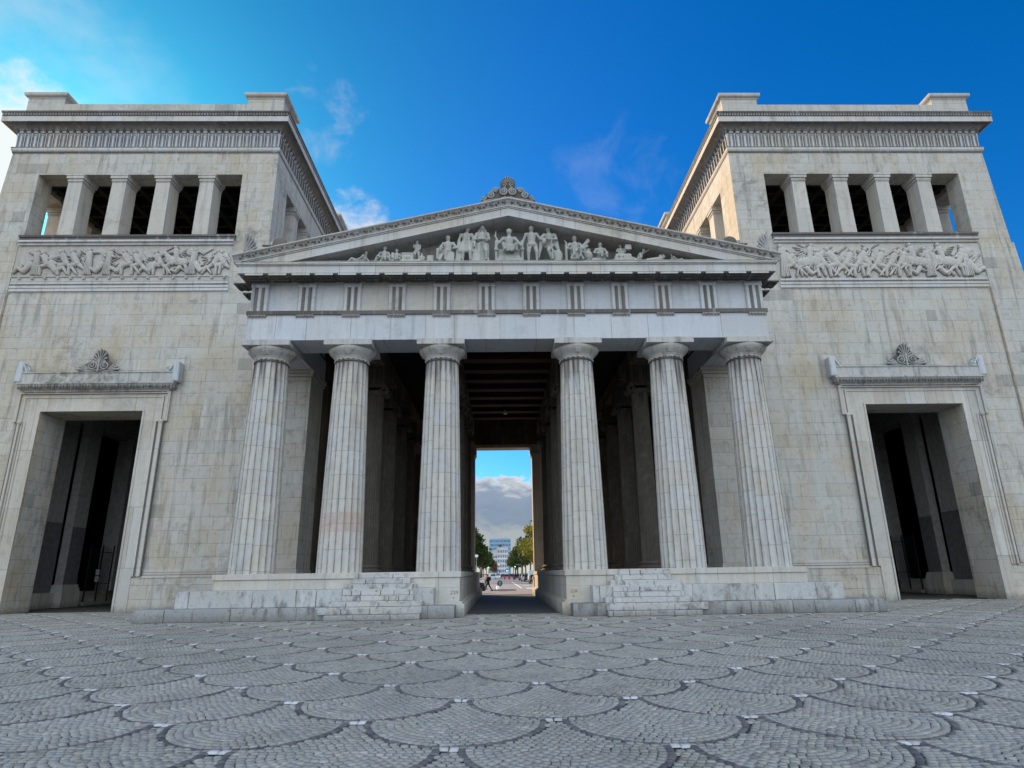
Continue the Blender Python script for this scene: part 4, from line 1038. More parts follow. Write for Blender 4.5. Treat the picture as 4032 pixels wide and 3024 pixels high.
# small lamp under the ceiling
t = thing('ceiling_lamp', 'small white lamp hanging from the dark ceiling of the central passage', 'lamp', (-.06, 44.0, 12.8))
b = MB(); b.lathe((-.06, 44.0, 12.72), [(.04, .14), (.12, .12), (.15, .02), (.15, -.10), (.12, -.14)], 14); b.build('lamp_shade', M['lampw'], t, smooth=False)
b = MB(); b.tube([(-.06, 44., 12.85), (-.06, 44., 13.0)], .03, 6); b.build('rod', M['iron'], t)
# fences and notices inside the tower passages
for q, tx in ((-1, 'black iron railing on the steps inside the left doorway'), (1, 'black iron railing on the steps inside the right doorway')):
    t = thing('iron_railing', tx, 'railing', (q*26.85, 43, .86), 'iron railings in the tower passages')
    for yy in (42.35, 43.6, 44.8):
        b = MB(q); b.box(26.82, 26.88, yy-.035, yy+.035, .2, 3.75); b.build('post', M['iron'], t)
    for zz in (1.3, 3.3):
        b = MB(q); b.box(26.84, 26.87, 42.3, 44.85, zz-.02, zz+.02); b.build('rail', M['iron'], t)
    yy = 42.5
    while yy < 44.7:
        b = MB(q); b.tube([(26.855, yy, .9), (26.855, yy, 3.6)], .011, 5); b.build('bar', M['iron'], t); yy += .17
for k, (z, tx) in enumerate(((2.03, 'upper white paper notice on the railing in the left doorway'), (1.60, 'lower white paper notice on the railing in the left doorway'))):
    b = MB(); b.box(-26.80, -26.79, 43.12+.02*k, 43.5+.02*k, z-.17, z+.17); o = b.build('paper_notice', M['white'], None, origin=(-26.8, 43.3, z-.17)); tag(o, tx, 'notice', 'paper notices in the left doorway')

# ------------------------------------------------------------------ pediment sculpture
SX = lambda zx: (zx-1106)*.00755
SB0 = 15.19; SY = 26.02
def body(mb, J, k=1., robe=0., rng=None):
    """one figure from its joints (x, depth towards viewer, z); k = scale of the radii"""
    P = lambda n: Vector((J[n][0], -J[n][1], J[n][2]))
    def L(a, b, ra, rb): mb.cap(P(a), ra*k*.9, P(b), rb*k*.9, 9)
    L('pel', 'che', .105, .125); L('che', 'nek', .10, .05); L('nek', 'hed', .045, .06)
    h = P('hed'); mb.ell(h+Vector((0, 0, .02*k)), (.062*k, .075*k, .088*k), 10, 8); mb.ell(h+Vector((0, .02*k, .045*k)), (.069*k, .069*k, .068*k), 8, 6); mb.ell(h+Vector((0, -.075*k, .0)), (.014*k, .02*k, .022*k), 5, 4)
    for s in 'lr':
        if 'sh'+s in J: 
            L('che', 'sh'+s, .08, .058); L('sh'+s, 'el'+s, .05, .038); L('el'+s, 'ha'+s, .036, .026); mb.ell(P('ha'+s), (.032*k, .035*k, .045*k), 6, 5)
        L('pel', 'hp'+s, .09, .085); L('hp'+s, 'kn'+s, .082, .055); L('kn'+s, 'ft'+s, .052, .032)
        f = P('ft'+s); mb.cap(f, .032*k, f+Vector((0, -.11*k, -.01*k)), .028*k, 7)
def standing(H, lean=0., armL=(-.24, .05, .62), armR=(.24, .05, .58), handL=(-.2, .16, .48), handR=(.2, .16, .45), tilt=0., legL=(-.08, 0), legR=(.10, .08), cross=0):
    j = dict(pel=(lean*.5, 0, .52), che=(lean, .01, .74), nek=(lean+tilt*.4, 0, .85), hed=(lean+tilt, .02, .915), shl=(-.13+lean, 0, .79), shr=(.13+lean, 0, .79), ell=armL, elr=armR, hal=handL, har=handR,
             hpl=(-.065, 0, .50), hpr=(.065, 0, .50), knl=(legL[0], .04+legL[1]*.5, .28), knr=(legR[0], .05+legR[1], .28), ftl=(legL[0], 0, .04), ftr=(legR[0]+cross, legR[1], .04))
    return {a: (x*H, y*H, z*H) for a, (x, y, z) in j.items()}
def seated(H, face=0., seat=.30, arm=None):
    """sitting figure, total height about .78H; face = -1..1 turns the knees sideways"""
    kx = .30*face; ky = .30*(1-abs(face))
    j = dict(pel=(0, 0, seat), che=(.02*face, .02, seat+.24), nek=(0, 0, seat+.35), hed=(.02*face, .02, seat+.42), shl=(-.13, 0, seat+.29), shr=(.13, 0, seat+.29), ell=(-.22, .05, seat+.14), elr=(.22, .05, seat+.14), hal=(-.13, .2, seat+.06), har=(.15, .22, seat+.04),
             hpl=(-.07, .02, seat-.01), hpr=(.07, .02, seat-.01), knl=(-.09+kx, .05+ky, seat+.02), knr=(.10+kx*.8, .05+ky, seat), ftl=(-.08+kx*1.15, .04+ky, .03), ftr=(.09+kx, .02+ky*.9, .03))
    if arm: j.update(arm)
    return {a: (x*H, y*H, z*H) for a, (x, y, z) in j.items()}
def reclining(H, d=1):
    """lying figure with raised torso at x=0, legs stretching towards -d"""
    j = dict(pel=(-.02*d, 0, .10), che=(.14*d, 0, .24), nek=(.20*d, 0, .34), hed=(.21*d, .02, .42), shl=(.14*d, .13, .29), shr=(.20*d, -.05, .29), ell=(.06*d, .18, .16), elr=(.30*d, -.02, .15), hal=(-.05*d, .18, .12), har=(.36*d, .04, .03),
             hpl=(-.06*d, .05, .09), hpr=(-.06*d, -.03, .09), knl=(-.28*d, .08, .20), knr=(-.32*d, 0, .10), ftl=(-.46*d, .06, .03), ftr=(-.56*d, 0, .04))
    return {a: (x*H, y*H, z*H) for a, (x, y, z) in j.items()}
def folds(mb, x0, x1, z0, z1, k, n=6, r=.035, dy=-.08, sw=.0):
    for i in range(n):
        t = i/(n-1)-.5
        mb.cap((x0+t*.10*k, dy*.5, z0), r*.8*k, (x1+t*.30*k+sw*t, dy-abs(.3-abs(t))*.08, z1), r*1.15*k, 6)
def statue(zx, label, fn, base=None):
    x = SX(zx); b = MB(); fn(b)
    b.v = [(p[0]+x, p[1]+SY, p[2]+SB0) for p in b.v]
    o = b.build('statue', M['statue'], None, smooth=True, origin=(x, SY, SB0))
    md = o.modifiers.new('fuse', 'REMESH'); md.mode = 'VOXEL'; md.voxel_size = .026; md.use_smooth_shade = True
    sm = o.modifiers.new('soft', 'SMOOTH'); sm.factor = .5; sm.iterations = 1
    tag(o, label, 'statue', 'carved figures standing in the pediment')
    return o
def f_king(b):
    b.box(-.62, .62, -.32, .30, 0, .10); b.box(-.50, .50, -.28, .3, .10, .26); b.box(-.46, .46, -.22, .3, .26, .34)
    for q in (-1, 1):
        b.box(q*.60-.06, q*.60+.06, -.10, .30, .1, .95); b.ell((q*.60, -.05, 1.03), (.075, .08, .17), 8, 6); b.box(q*.6-.09, q*.6+.09, -.16, .30, .62, .74)
    b.box(-.5, .5, .0, .3, .3, .75)
    j = seated(2.05, 0, .34, dict(ell=(-.24, .02, .50), hal=(-.31, .06, .66), elr=(.24, .05, .46), har=(.27, .22, .33), knl=(-.13, .26, .36), knr=(.15, .26, .34), ftl=(-.10, .26, .19), ftr=(.17, .2, .20)))
    body(b, j, 1.8); 
    for i in range(6): b.cap((-.20+.08*i, -.50, .70), .04, (-.26+.09*i, -.46, .42+.05*(i % 2)), .05, 6)
    b.ell((0, -.02, 1.69), (.15, .14, .09), 8, 5); b.tube([(-.62, -.12, 1.40), (-.62, -.12, 1.62)], .03, 6)
def f_robe(b):
    H = 1.92; body(b, standing(H, 0, (-.20, .05, .62), (.17, .06, .62), (-.06, .14, .60), (.0, .14, .60)), H*.98)
    folds(b, 0, 0, 1.10, .06, H*.95, 8, .045); b.cap((-.2, -.14, 1.16), .07, (.2, -.14, 1.12), .07, 7)
    for q in (-1, 1): b.cap((q*.14, .02, 1.72), .07, (q*.24, .02, 1.0), .06, 6)
    b.ell((.24, .02, .6), (.10, .1, .55), 7, 7)
def f_tunic(b):
    H = 1.88; body(b, standing(H, 0, (-.19, .0, .62), (.21, .04, .60), (-.22, .02, .46), (.2, .12, .42), .02), H*.95)
    folds(b, 0, 0, 1.25, .60, H, 7, .05); folds(b, .34, .36, 1.35, .10, H*.5, 5, .07); folds(b, -.34, -.38, 1.2, .05, H*.35, 4, .07)
def f_nude(b):
    H = 1.9; body(b, standing(H, -.01, (-.21, -.02, .62), (.23, .0, .62), (-.24, .04, .48), (.28, .08, .52), 0, (-.09, .0), (.11, .02)), H*.95)
    b.ell((.0, -.1, .92), (.24, .14, .13), 8, 6); b.cap((.0, -.12, .95), .06, (-.16, -.10, .55), .05, 6); b.ell((.56, -.2, 1.02), (.12, .12, .17), 8, 6)
def f_cloak(b):
    H = 1.85; body(b, standing(H, .02, (-.20, .06, .64), (.20, .06, .64), (.0, .16, .60), (.06, .16, .59), -.02, (.13, .02), (-.02, .1), .10), H*.95)
    for i in range(6): b.cap((-.18-.03*i, .0, 1.5-.02*i), .05, (-.30-.035*i, -.02, .95-.13*i), .06, 6)
    for i in range(6): b.cap((.2+.03*i, .02, 1.5), .05, (.34+.03*i, .0, .85-.06*i), .06, 6)
    b.tube([(.09, -.3, 1.12), (.17, -.3, .05)], .035, 6); b.ell((.42, -.12, .32), (.22, .06, .34), 10, 6)
def f_sit_block(b):
    b.bev(-.02, .42, -.30, .25, 0, .46, .03); j = seated(1.75, -.55, .30); j = {a: (x+.12, y, z) for a, (x, y, z) in j.items()}
    body(b, j, 1.7); folds(b, -.1, -.30, .60, .06, 1.6, 7, .05, -.25, -.4)
def f_wing(b):
    j = seated(1.78, .05, .26); body(b, j, 1.72); folds(b, 0, .05, .62, .05, 1.6, 7, .05, -.35)
    for i in range(7): b.cap((.2, -.1, .55+.03*i), .04, (.55+.02*i, -.1, .95+.06*i-.12*abs(i-4)), .05, 6)
    b.box(-.46, -.36, -.2, .25, 0, 1.0); b.tube([(-.4, -.2, .9), (-.5, -.25, 1.05)], .035, 6)
def f_vase(b):
    b.lathe((0, -.05, 0), [(.10, 0), (.09, .05), (.20, .22), (.23, .38), (.16, .52), (.10, .58), (.16, .66)], 16)
def f_kneel(b):
    b.bev(-.45, .22, -.25, .2, 0, .17, .02); j = seated(1.42, .25, .17); j = {a: (x, y, z+.06) for a, (x, y, z) in j.items()}; body(b, j, 1.45)
def f_box(b):
    b.prism([(-.42, .06), (.42, .06), (.36, .34), (-.34, .34)], .2, -.3, 'y'); b.box(-.5, .5, -.35, .2, 0, .05); j = seated(1.0, -.2, .24); j = {a: (x-.05, y, z+.18) for a, (x, y, z) in j.items()}; body(b, j, 1.0); b.bev(.12, .42, -.25, -.05, .58, .84, .02); b.cap((.1, -.1, .6), .05, (.2, -.15, .65), .05)
def f_lean(b):
    j = reclining(1.15, 1); j['hed'] = (.26, .03, .60); j['nek'] = (.2, 0, .5); j['elr'] = (.36, .0, .58); j['har'] = (.5, .02, .66); j['che'] = (.1, 0, .40); j['shl'] = (.08, .1, .44); j['shr'] = (.16, -.02, .47); body(b, j, 1.15); b.ell((-.1, 0, .08), (.4, .2, .09), 8, 5)
def f_boat(b):
    b.tube([(-.55, 0, .04), (-.2, -.1, .09), (.25, -.1, .13), (.48, -.05, .30), (.42, -.05, .42)], [.05, .11, .13, .08, .04], 8); b.ell((.30, -.08, .30), (.08, .08, .1), 7, 5); b.cap((.30, -.05, .2), .07, (-.3, -.08, .12), .08)
def f_recl(b): body(b, reclining(.92, -1), .85)
def f_prone(b): 
    b.cap((-.5, 0, .06), .05, (.0, 0, .09), .08); b.cap((0, 0, .09), .09, (.3, 0, .10), .08); b.ell((.42, 0, .12), (.07, .07, .08)); b.cap((.3, 0, .1), .04, (.55, -.05, .03), .03)
def f_recl_l(b): body(b, reclining(1.28, 1), 1.2)
def f_hat(b):
    j = seated(1.35, .5, .14); body(b, j, 1.3); b.ell((.02, -.02, .82), (.15, .13, .035), 10, 4); b.ell((.02, -.02, .86), (.07, .07, .07), 7, 4)
    for i in range(4): b.cap((-.18, 0, .38), .06, (-.42+.03*i, -.02, .18+.08*i), .045, 6)
def f_small(b):
    j = seated(1.15, .3, .14); body(b, j, 1.1); b.box(-.22, -.08, -.2, .0, .05, .5)
def f_boy(b):
    b.bev(-.62, .25, -.3, .2, 0, .10, .02); j = standing(1.08, .0, (-.14, .05, .66), (.14, .04, .60), (-.04, .12, .74), (.1, .14, .5)); j = {a: (x-.02, y, z+.10) for a, (x, y, z) in j.items()}; body(b, j, 1.05)
    j = seated(.72, .2, .14); j = {a: (x+.22, y+.08, z+.02) for a, (x, y, z) in j.items()}; body(b, j, .75)
def f_altar(b):
    b.bev(-.26, .26, -.28, .2, .06, .38, .02); b.box(-.32, .32, -.32, .2, 0, .06); b.box(-.30, .30, -.31, .2, .38, .44); b.ell((0, -.29, .22), (.14, .04, .10), 10, 5)
def f_tablet(b): b.bev(-.16, .16, -.16, .12, 0, .38, .02)
statue(1110, 'largest carved figure, enthroned in the middle of the pediment with one arm raised', f_king)
statue(945, 'robed woman standing directly left of the enthroned figure', f_robe)
statue(848, 'standing man in a knee-length tunic, second left of the throne', f_tunic)
statue(1250, 'nearly nude youth standing directly right of the enthroned figure', f_nude)
statue(1352, 'standing figure with billowing cloak, staff and crossed legs', f_cloak)
statue(722, 'bare-chested man seated on a square block', f_sit_block)
statue(1512, 'seated figure holding a tall sheaf like a wing', f_wing)
statue(1590, 'carved vase between the seated figure with the sheaf and the kneeling man', f_vase)
statue(1668, 'kneeling man on a low slab seen right of the carved vase', f_kneel)
statue(1800, 'crouching figure holding up a box above a sloping pedestal', f_box)
statue(1900, 'figure leaning forward with outstretched arm, left of the carved boat', f_lean)
statue(1992, 'carved boat with a bent prow and small rower', f_boat)
statue(2130, 'reclining figure in the right corner of the pediment', f_recl)
statue(2225, 'low prone figure lying in the extreme right corner of the pediment', f_prone)
statue(20, 'low prone figure lying in the extreme left corner of the pediment', f_prone)
statue(205, 'reclining figure with raised knee in the left corner of the pediment', f_recl_l)
statue(350, 'seated traveller in a broad flat hat', f_hat)
statue(425, 'small seated child beside the traveller in the hat', f_small)
statue(550, 'naked boy standing over a crouching child', f_boy)
statue(497, 'square carved altar with a rosette left of the naked boy', f_altar)
statue(632, 'plain carved tablet between the crouching child and the man on the block', f_tablet)

# ------------------------------------------------------------------ ground
def ground_mat():
    mt, t = new_mat('ground_mat'); pos = t.node('ShaderNodeNewGeometry').outputs['Position']
    n = t.noise(pos, 8, 5, .7); n2 = t.noise(pos, .5, 4)
    c = t.mix(n, (.05, .048, .044), (.11, .105, .095)); c = t.mix(t.smooth(n2, .4, .7), c, (.13, .13, .12))
    finish(t, c, .95, n, .4, .01); return mt
M['ground'] = ground_mat()
b = MB(); b.add([(-900, -300, -.534), (900, -300, -.534), (900, -20, -.534), (-900, -20, -.534), (900, 22, -.03), (-900, 22, -.03), (900, 50, -.03), (-900, 50, -.03), (900, 58, -.17), (-900, 58, -.17), (900, 2500, -.17), (-900, 2500, -.17)], [(0, 1, 2, 3), (3, 2, 4, 5), (5, 4, 6, 7), (7, 6, 8, 9), (9, 8, 10, 11)])
g = b.build('ground', M['ground']); struct(g)

def cobble_mat():
    mt, t = new_mat('cobbles'); a = t.node('ShaderNodeAttribute', attribute_name='tone'); r, g_, b_ = t.sep(a.outputs['Vector'])
    pos = t.node('ShaderNodeNewGeometry').outputs['Position']
    fine = t.noise(pos, 60, 4, .7); big = t.noise(pos, .8, 5, .6, .3); mid = t.noise(pos, 7, 4)
    lightc = t.ramp(r, [(0, (.22, .21, .19)), (.25, (.34, .33, .30)), (.5, (.39, .375, .335)), (.75, (.31, .31, .305)), (.95, (.46, .44, .40)), (1, (.33, .27, .23))])
    c = t.mix(g_, lightc, (.075, .078, .09)); c = t.mix(b_, c, (.66, .66, .68))
    c = t.mix(t.math('MULTIPLY', t.smooth(big, .45, .68), .25), c, (.15, .14, .125)); c = t.mix(t.math('MULTIPLY', t.smooth(t.noise(pos, .17, 5, .6, .6), .48, .64), .30), c, (.17, .17, .165)); c = t.mix(t.math('MULTIPLY', t.smooth(t.noise(pos, 2.7, 4, .5, .9), .66, .72), .5), c, (.09, .085, .08))
    vs = t.vmath('SCALE', c); t.put(vs.node.inputs[3], t.math('ADD', t.math('MULTIPLY', fine, .5), .75))
    finish(t, vs, .82, t.math('ADD', fine, mid), .35, .006, spec=.35); return mt
M['cobble'] = cobble_mat()
def cobbles():
    """fish-scale paving: rows of semicircular scales of small setts with a dark edging and two white setts at each tip"""
    rs = np.random.RandomState(5); Wd, Rr, pitch = 2.20, 1.10, 1.2345
    ctr = []; hx = []; hy = []; ang = []; tone = []
    def ymap(v): return 7.512+1.2534*v/pitch
    s = .093
    def inside_upper(px, py):                              # covered by the two scales of the next row
        return (((np.abs(px)-1.1)/1.018)**2+((py-pitch)/1.166)**2 < 1) & (py < pitch) | (py > pitch+.02)
    # template scale, centre at 0,0
    T_ = []
    r = Rr
    wds = [.062]+[s]*30; k = 0
    while r > .05:
        wd = wds[k] if r > s else r
        rc = r-wd/2
        if k == 0:                                        # dark edging, broadening towards the tips
            n = 36
            for i in range(n):
                a = PI+(i+.5)*PI/n; tip = abs(math.cos(a))**3; w_ = .028+.060*tip
                T_.append(((Rr-w_/2)*math.cos(a), (Rr-w_/2)*math.sin(a), w_/2*.98, PI*Rr/n/2*.97, a, 1))
            r -= .07
        else:
            n = max(1, int(round(PI*rc/s)))
            off = (k % 2)*.5
            for i in range(n):
                a = PI+(i+.5+.3*(off-.25))*PI/n; T_.append((rc*math.cos(a), rc*math.sin(a), wd/2*.91, PI*rc/n/2*.89, a, 0))
            r -= wd
        k += 1
    rr2 = random.Random(8)
    for i in range(int(1.3/s)+1):
        o = (i % 2)*.5+rr2.uniform(-.12, .12)
        for q in range(-12, 13): T_.append(((q+o)*s*1.02, s*(i+.5)-.01*abs(q)*0, s/2*.90, s/2*.88, rr2.uniform(-.08, .08), 0))
    T_ = np.array(T_); T_[:, 0] *= 1.02/1.1; T_[:, 1] = np.where(T_[:, 1] < 0, T_[:, 1]*1.168/1.1, T_[:, 1])
    keep = ~inside_upper(T_[:, 0]*1.0, T_[:, 1]) & (np.abs(T_[:, 0]) < 1.1) & ~((T_[:, 1] > 0) & (np.abs(T_[:, 0]) > 1.03))
    tipz = (np.abs(T_[:, 0]) < .12) & (T_[:, 1] > pitch-.09)
    keep &= ~tipz
    T_ = T_[keep]
    # white pair at the cusp
    T_ = np.vstack([T_, [[-.053, pitch, .049, .056, 0, 2], [.053, pitch, .049, .056, 0, 2]]])
    out = []
    for j in range(-4, 23):
        cy = j*pitch
        half = 3+int((max(0, ymap(cy))+3)*.95/2.44)
        for i in range(-half, half+1):
            ii = 2*i+(1 if (j % 2) else 0)
            v = (cy-pitch+T_[:, 1])/pitch; iu = ii+T_[:, 0]/1.1
            X = -1.0557+1.2206*iu-.0105*v; Y = 7.512+1.2534*v-.027*iu
            m = (Y > 3.6) & (Y < 34.2) & (np.abs(X+.5) < .86*Y+1.2)
            m &= ~((Y > 25.15) & (np.abs(X) > 2.3) & (np.abs(X) < 14.0)) & ~((Y > 27.5) & (np.abs(X) < 2.3)) & ~((Y > 33.1) & ((np.abs(X) < 19.5) | (np.abs(X) > 25)))
            m &= ~((Y > 24.80) & (np.abs(X) > 3.6) & (np.abs(X) < 6.95))
            if not m.any(): continue
            out.append(np.stack([X[m]+rs.normal(0, .006), Y[m]+rs.normal(0, .006), T_[m, 2], T_[m, 3], T_[m, 4], T_[m, 5], np.full(m.sum(), rs.rand())], -1))
    A = np.vstack(out); n = len(A)
    jx = rs.normal(0, .0035, n); jy = rs.normal(0, .0035, n); A[:, 0] += jx; A[:, 1] += jy; A[:, 2] *= np.where(np.abs(np.sin(A[:, 4])) < .7, 1.11, 1.03); A[:, 3] *= np.where(np.abs(np.sin(A[:, 4])) < .7, 1.015, 1.09); A[:, 4] += rs.normal(0, .05, n)*(A[:, 5] != 2)
    sc_ = 1+rs.normal(0, .045, n)*(A[:, 5] == 0); 
    ca, sa = np.cos(A[:, 4]), np.sin(A[:, 4]); U = np.stack([ca, sa], -1); V = np.stack([-sa, ca], -1)
    z = rs.normal(0, .0022, n)+np.where(A[:, 5] == 2, .010, np.where(A[:, 5] == 1, .004, 0))
    z += -.012*np.maximum(0, 22-A[:, 1])
    tilt = rs.normal(0, .02, (n, 2))
    vv = []
    for lvl, (f, dz) in enumerate(((1.0, -.022), (.78, 0.))):
        for su, sv in ((-1, -1), (1, -1), (1, 1), (-1, 1)):
            jit = 1+rs.normal(0, .06, n)
            o = U*(A[:, 2]*f*su*sc_*jit)[:, None]+V*(A[:, 3]*f*sv*sc_*jit)[:, None]
            zz = z+dz+(o*tilt).sum(1)
            vv.append(np.concatenate([A[:, :2]+o, zz[:, None]], 1))
    vts = np.stack(vv, 1).reshape(-1, 3)                   # n*8
    fq = np.array([(4, 5, 6, 7), (0, 1, 5, 4), (1, 2, 6, 5), (2, 3, 7, 6), (3, 0, 4, 7)])
    f = (np.arange(n)[:, None, None]*8+fq[None]).reshape(-1, 4).astype(np.int32)
    me = bpy.data.meshes.new('cobble_paving'); me.vertices.add(len(vts)); me.vertices.foreach_set('co', vts.ravel())
    me.loops.add(f.size); me.loops.foreach_set('vertex_index', f.ravel()); me.polygons.add(len(f)); me.polygons.foreach_set('loop_start', np.arange(0, f.size, 4, dtype=np.int32))
    me.update(calc_edges=True)
    at = me.attributes.new('tone', 'FLOAT_VECTOR', 'POINT'); rnd = rs.rand(n)
    col = np.stack([rnd*.8+.2*A[:, 6], (A[:, 5] == 1)*(.65+.35*rs.rand(n)), (A[:, 5] == 2)*(.55+.45*rs.rand(n))], -1)
    at.data.foreach_set('vector', np.repeat(col, 8, 0).ravel())
    me.materials.append(M['cobble'])
    ob = bpy.data.objects.new('cobble_paving', me); C.objects.link(ob); struct(ob)
    print('cobbles', n)
cobbles()
b = MB(); b.box(-3.2, 3.2, 27.4, 52.4, -.028, .012); struct(b.build('passage_roadway', M['asph']))
b = MB(); b.box(-26, 26, 52.4, 57.5, -.16, -.04); struct(b.build('pavement', M['side']))
b = MB(); b.box(-60, 60, 57.5, 700, -.168, -.15) if False else b.add([(-60, 57.5, -.15), (60, 57.5, -.15), (60, 72, -.15), (-60, 72, -.15)], [(0, 1, 2, 3)]); b.add([(-6.5, 72, -.15), (8.5, 72, -.15), (8.5, 700, -.15), (-6.5, 700, -.15)], [(0, 1, 2, 3)]); struct(b.build('road', M['road']))
b = MB(); b.box(-16, -6.5, 72.5, 700, -.16, -.02); b.box(8.5, 18, 72.5, 700, -.16, -.02); struct(b.build('side_pavement', M['side']))
b = MB(); b.box(-1.4, 1.1, 69.3, 69.9, -.149, -.02); struct(b.build('traffic_island', M['side']))
def quad(b, p0, p1, w):
    d = Vector((p1[0]-p0[0], p1[1]-p0[1], 0)).normalized(); n = Vector((-d.y, d.x, 0))*w/2
    b.add([(p0[0]+n.x, p0[1]+n.y, -.144), (p0[0]-n.x, p0[1]-n.y, -.144), (p1[0]-n.x, p1[1]-n.y, -.144), (p1[0]+n.x, p1[1]+n.y, -.144)], [(0, 3, 2, 1)])
b = MB(); quad(b, (2.0, 79), (1.8, 131), .16); quad(b, (2.9, 96), (3.9, 96.5), 1.2); quad(b, (3.0, 77), (3.0, 80), .9); quad(b, (-.9, 73), (-1.1, 95), .18); quad(b, (-.5, 73), (-.9, 96), .12); struct(b.build('road_marking', M['paint']))

# ------------------------------------------------------------------ the street beyond the gate
def leaf_mat(name, cols):
    mt, t = new_mat(name); a = t.node('ShaderNodeAttribute', attribute_name='tone'); r, g_, b_ = t.sep(a.outputs['Vector'])
    c = t.ramp(r, [(i/(len(cols)-1), q) for i, q in enumerate(cols)])
    p = t.node('ShaderNodeBsdfPrincipled'); t.put(p.inputs['Base Color'], c); p.inputs['Roughness'].default_value = .6; p.inputs['Specular IOR Level'].default_value = .2
    tr = t.node('ShaderNodeBsdfTranslucent'); t.put(tr.inputs[0], c); mx = t.node('ShaderNodeMixShader'); mx.inputs[0].default_value = .35
    t.l.new(p.outputs[0], mx.inputs[1]); t.l.new(tr.outputs[0], mx.inputs[2]); o = t.node('ShaderNodeOutputMaterial'); t.l.new(mx.outputs[0], o.inputs[0]); return mt
M['leafg'] = leaf_mat('green_leaves', [(.018, .038, .012), (.032, .06, .015), (.055, .085, .02), (.028, .055, .018)])
M['leafy'] = leaf_mat('yellowing_leaves', [(.05, .08, .015), (.13, .15, .02), (.22, .20, .03), (.07, .10, .02)])
M['leafb'] = leaf_mat('autumn_leaves', [(.14, .09, .04), (.22, .13, .05), (.26, .18, .07), (.12, .10, .05)])
def crown_mesh(name, seed, mat, H, R, n=2600, leaf=.34):
    rs = np.random.RandomState(seed); k = 26
    cen = rs.normal(0, 1, (k, 3)); cen /= np.linalg.norm(cen, axis=1)[:, None]; cen *= (rs.rand(k)**.45)[:, None]*np.array([R*.78, R*.78, H*.30]); cen[:, 2] += H*.60
    rad = R*(.24+.20*rs.rand(k)); tone = rs.rand(k)
    w_ = rad**2; idx = rs.choice(k, n, p=w_/w_.sum()); d = rs.normal(0, 1, (n, 3)); d /= np.linalg.norm(d, axis=1)[:, None]
    p = cen[idx]+d*(rad[idx]*(.55+.45*rs.rand(n)))[:, None]*np.array([1, 1, .8])
    a = rs.normal(0, 1, (n, 3)); a /= np.linalg.norm(a, axis=1)[:, None]; b_ = np.cross(a, d); b_ /= np.linalg.norm(b_, axis=1)[:, None]+1e-6
    s_ = leaf*(.6+.8*rs.rand(n))[:, None]
    v = np.stack([p+a*s_, p+b_*s_*.6, p-a*s_, p-b_*s_*.6], 1).reshape(-1, 3)
    me = bpy.data.meshes.new(name); me.from_pydata(v.tolist(), [], np.arange(4*n).reshape(-1, 4).tolist())
    at = me.attributes.new('tone', 'FLOAT_VECTOR', 'POINT'); tn = np.clip(tone[idx]*.7+.3*rs.rand(n), 0, 1); at.data.foreach_set('vector', np.repeat(np.stack([tn, tn, tn], -1), 4, 0).ravel())
    me.materials.append(mat); return me
def trunk_mesh(H, seed):
    b = MB(); rg = random.Random(seed); b.tube([(0, 0, -.1), (.03, 0, H*.15), (-.05, .05, H*.35), (0, 0, H*.55)], [.26, .2, .16, .09], 9)
    for i in range(7):
        a = rg.uniform(0, 6.28); z = H*(.25+.05*i); L = H*rg.uniform(.22, .34)
        b.tube([(0, 0, z), (math.cos(a)*L*.5, math.sin(a)*L*.5, z+L*.35), (math.cos(a)*L, math.sin(a)*L, z+L*.85)], [.10, .06, .025], 6)
    me = bpy.data.meshes.new('trunk'); me.from_pydata(b.v, [], b.f); me.materials.append(M['bark']); return me
TRK = trunk_mesh(12.5, 3)
CR = {('g', i): crown_mesh('crown', 10+i, M['leafg'], 12.5, 4.9) for i in range(3)}
CR.update({('y', i): crown_mesh('crown', 30+i, M['leafy'], 12.5, 4.9) for i in range(2)}); CR[('b', 0)] = crown_mesh('crown', 50, M['leafb'], 12.5, 4.6)
def tree(x, y, kind, var, s_, rz, label, group):
    t = thing('street_tree', label, 'tree', (x, y, -.1), group); t.scale = (s_, s_, s_); t.rotation_euler.z = rz
    for nm, me in (('trunk', TRK), ('crown', CR[(kind, var)])):
        o = bpy.data.objects.new(nm, me); C.objects.link(o); o.parent = t
rt = random.Random(4)
gl, gr = 'dark green trees lining the left side of the street', 'green and yellowing trees lining the right side of the street'
ordw = ['nearest', 'second', 'third', 'fourth', 'fifth', 'sixth', 'seventh', 'eighth', 'ninth', 'tenth', 'eleventh', 'farthest']
for i in range(9):
    y = 132+i*24+rt.uniform(-3, 3)
    tree(-7.9+rt.uniform(-.5, .5), y, 'g', i % 3, rt.uniform(.92, 1.05), rt.uniform(0, 6), 'dark green street tree, %s in the row left of the road' % ordw[i], gl)
for i in range(12):
    y = 120+i*24+rt.uniform(-3, 3)
    k = 'y' if i in (0, 1) else 'g'
    tree(8.4-.12*i+rt.uniform(-.4, .4), y, k, i % 2, rt.uniform(.98, 1.08), rt.uniform(0, 6), ('yellow green' if k == 'y' else 'green')+' street tree, %s in the row right of the road' % ordw[i], gr)
tree(-3.9, 340, 'b', 0, .62, 1., 'small brown autumn tree at the far end of the street', None)

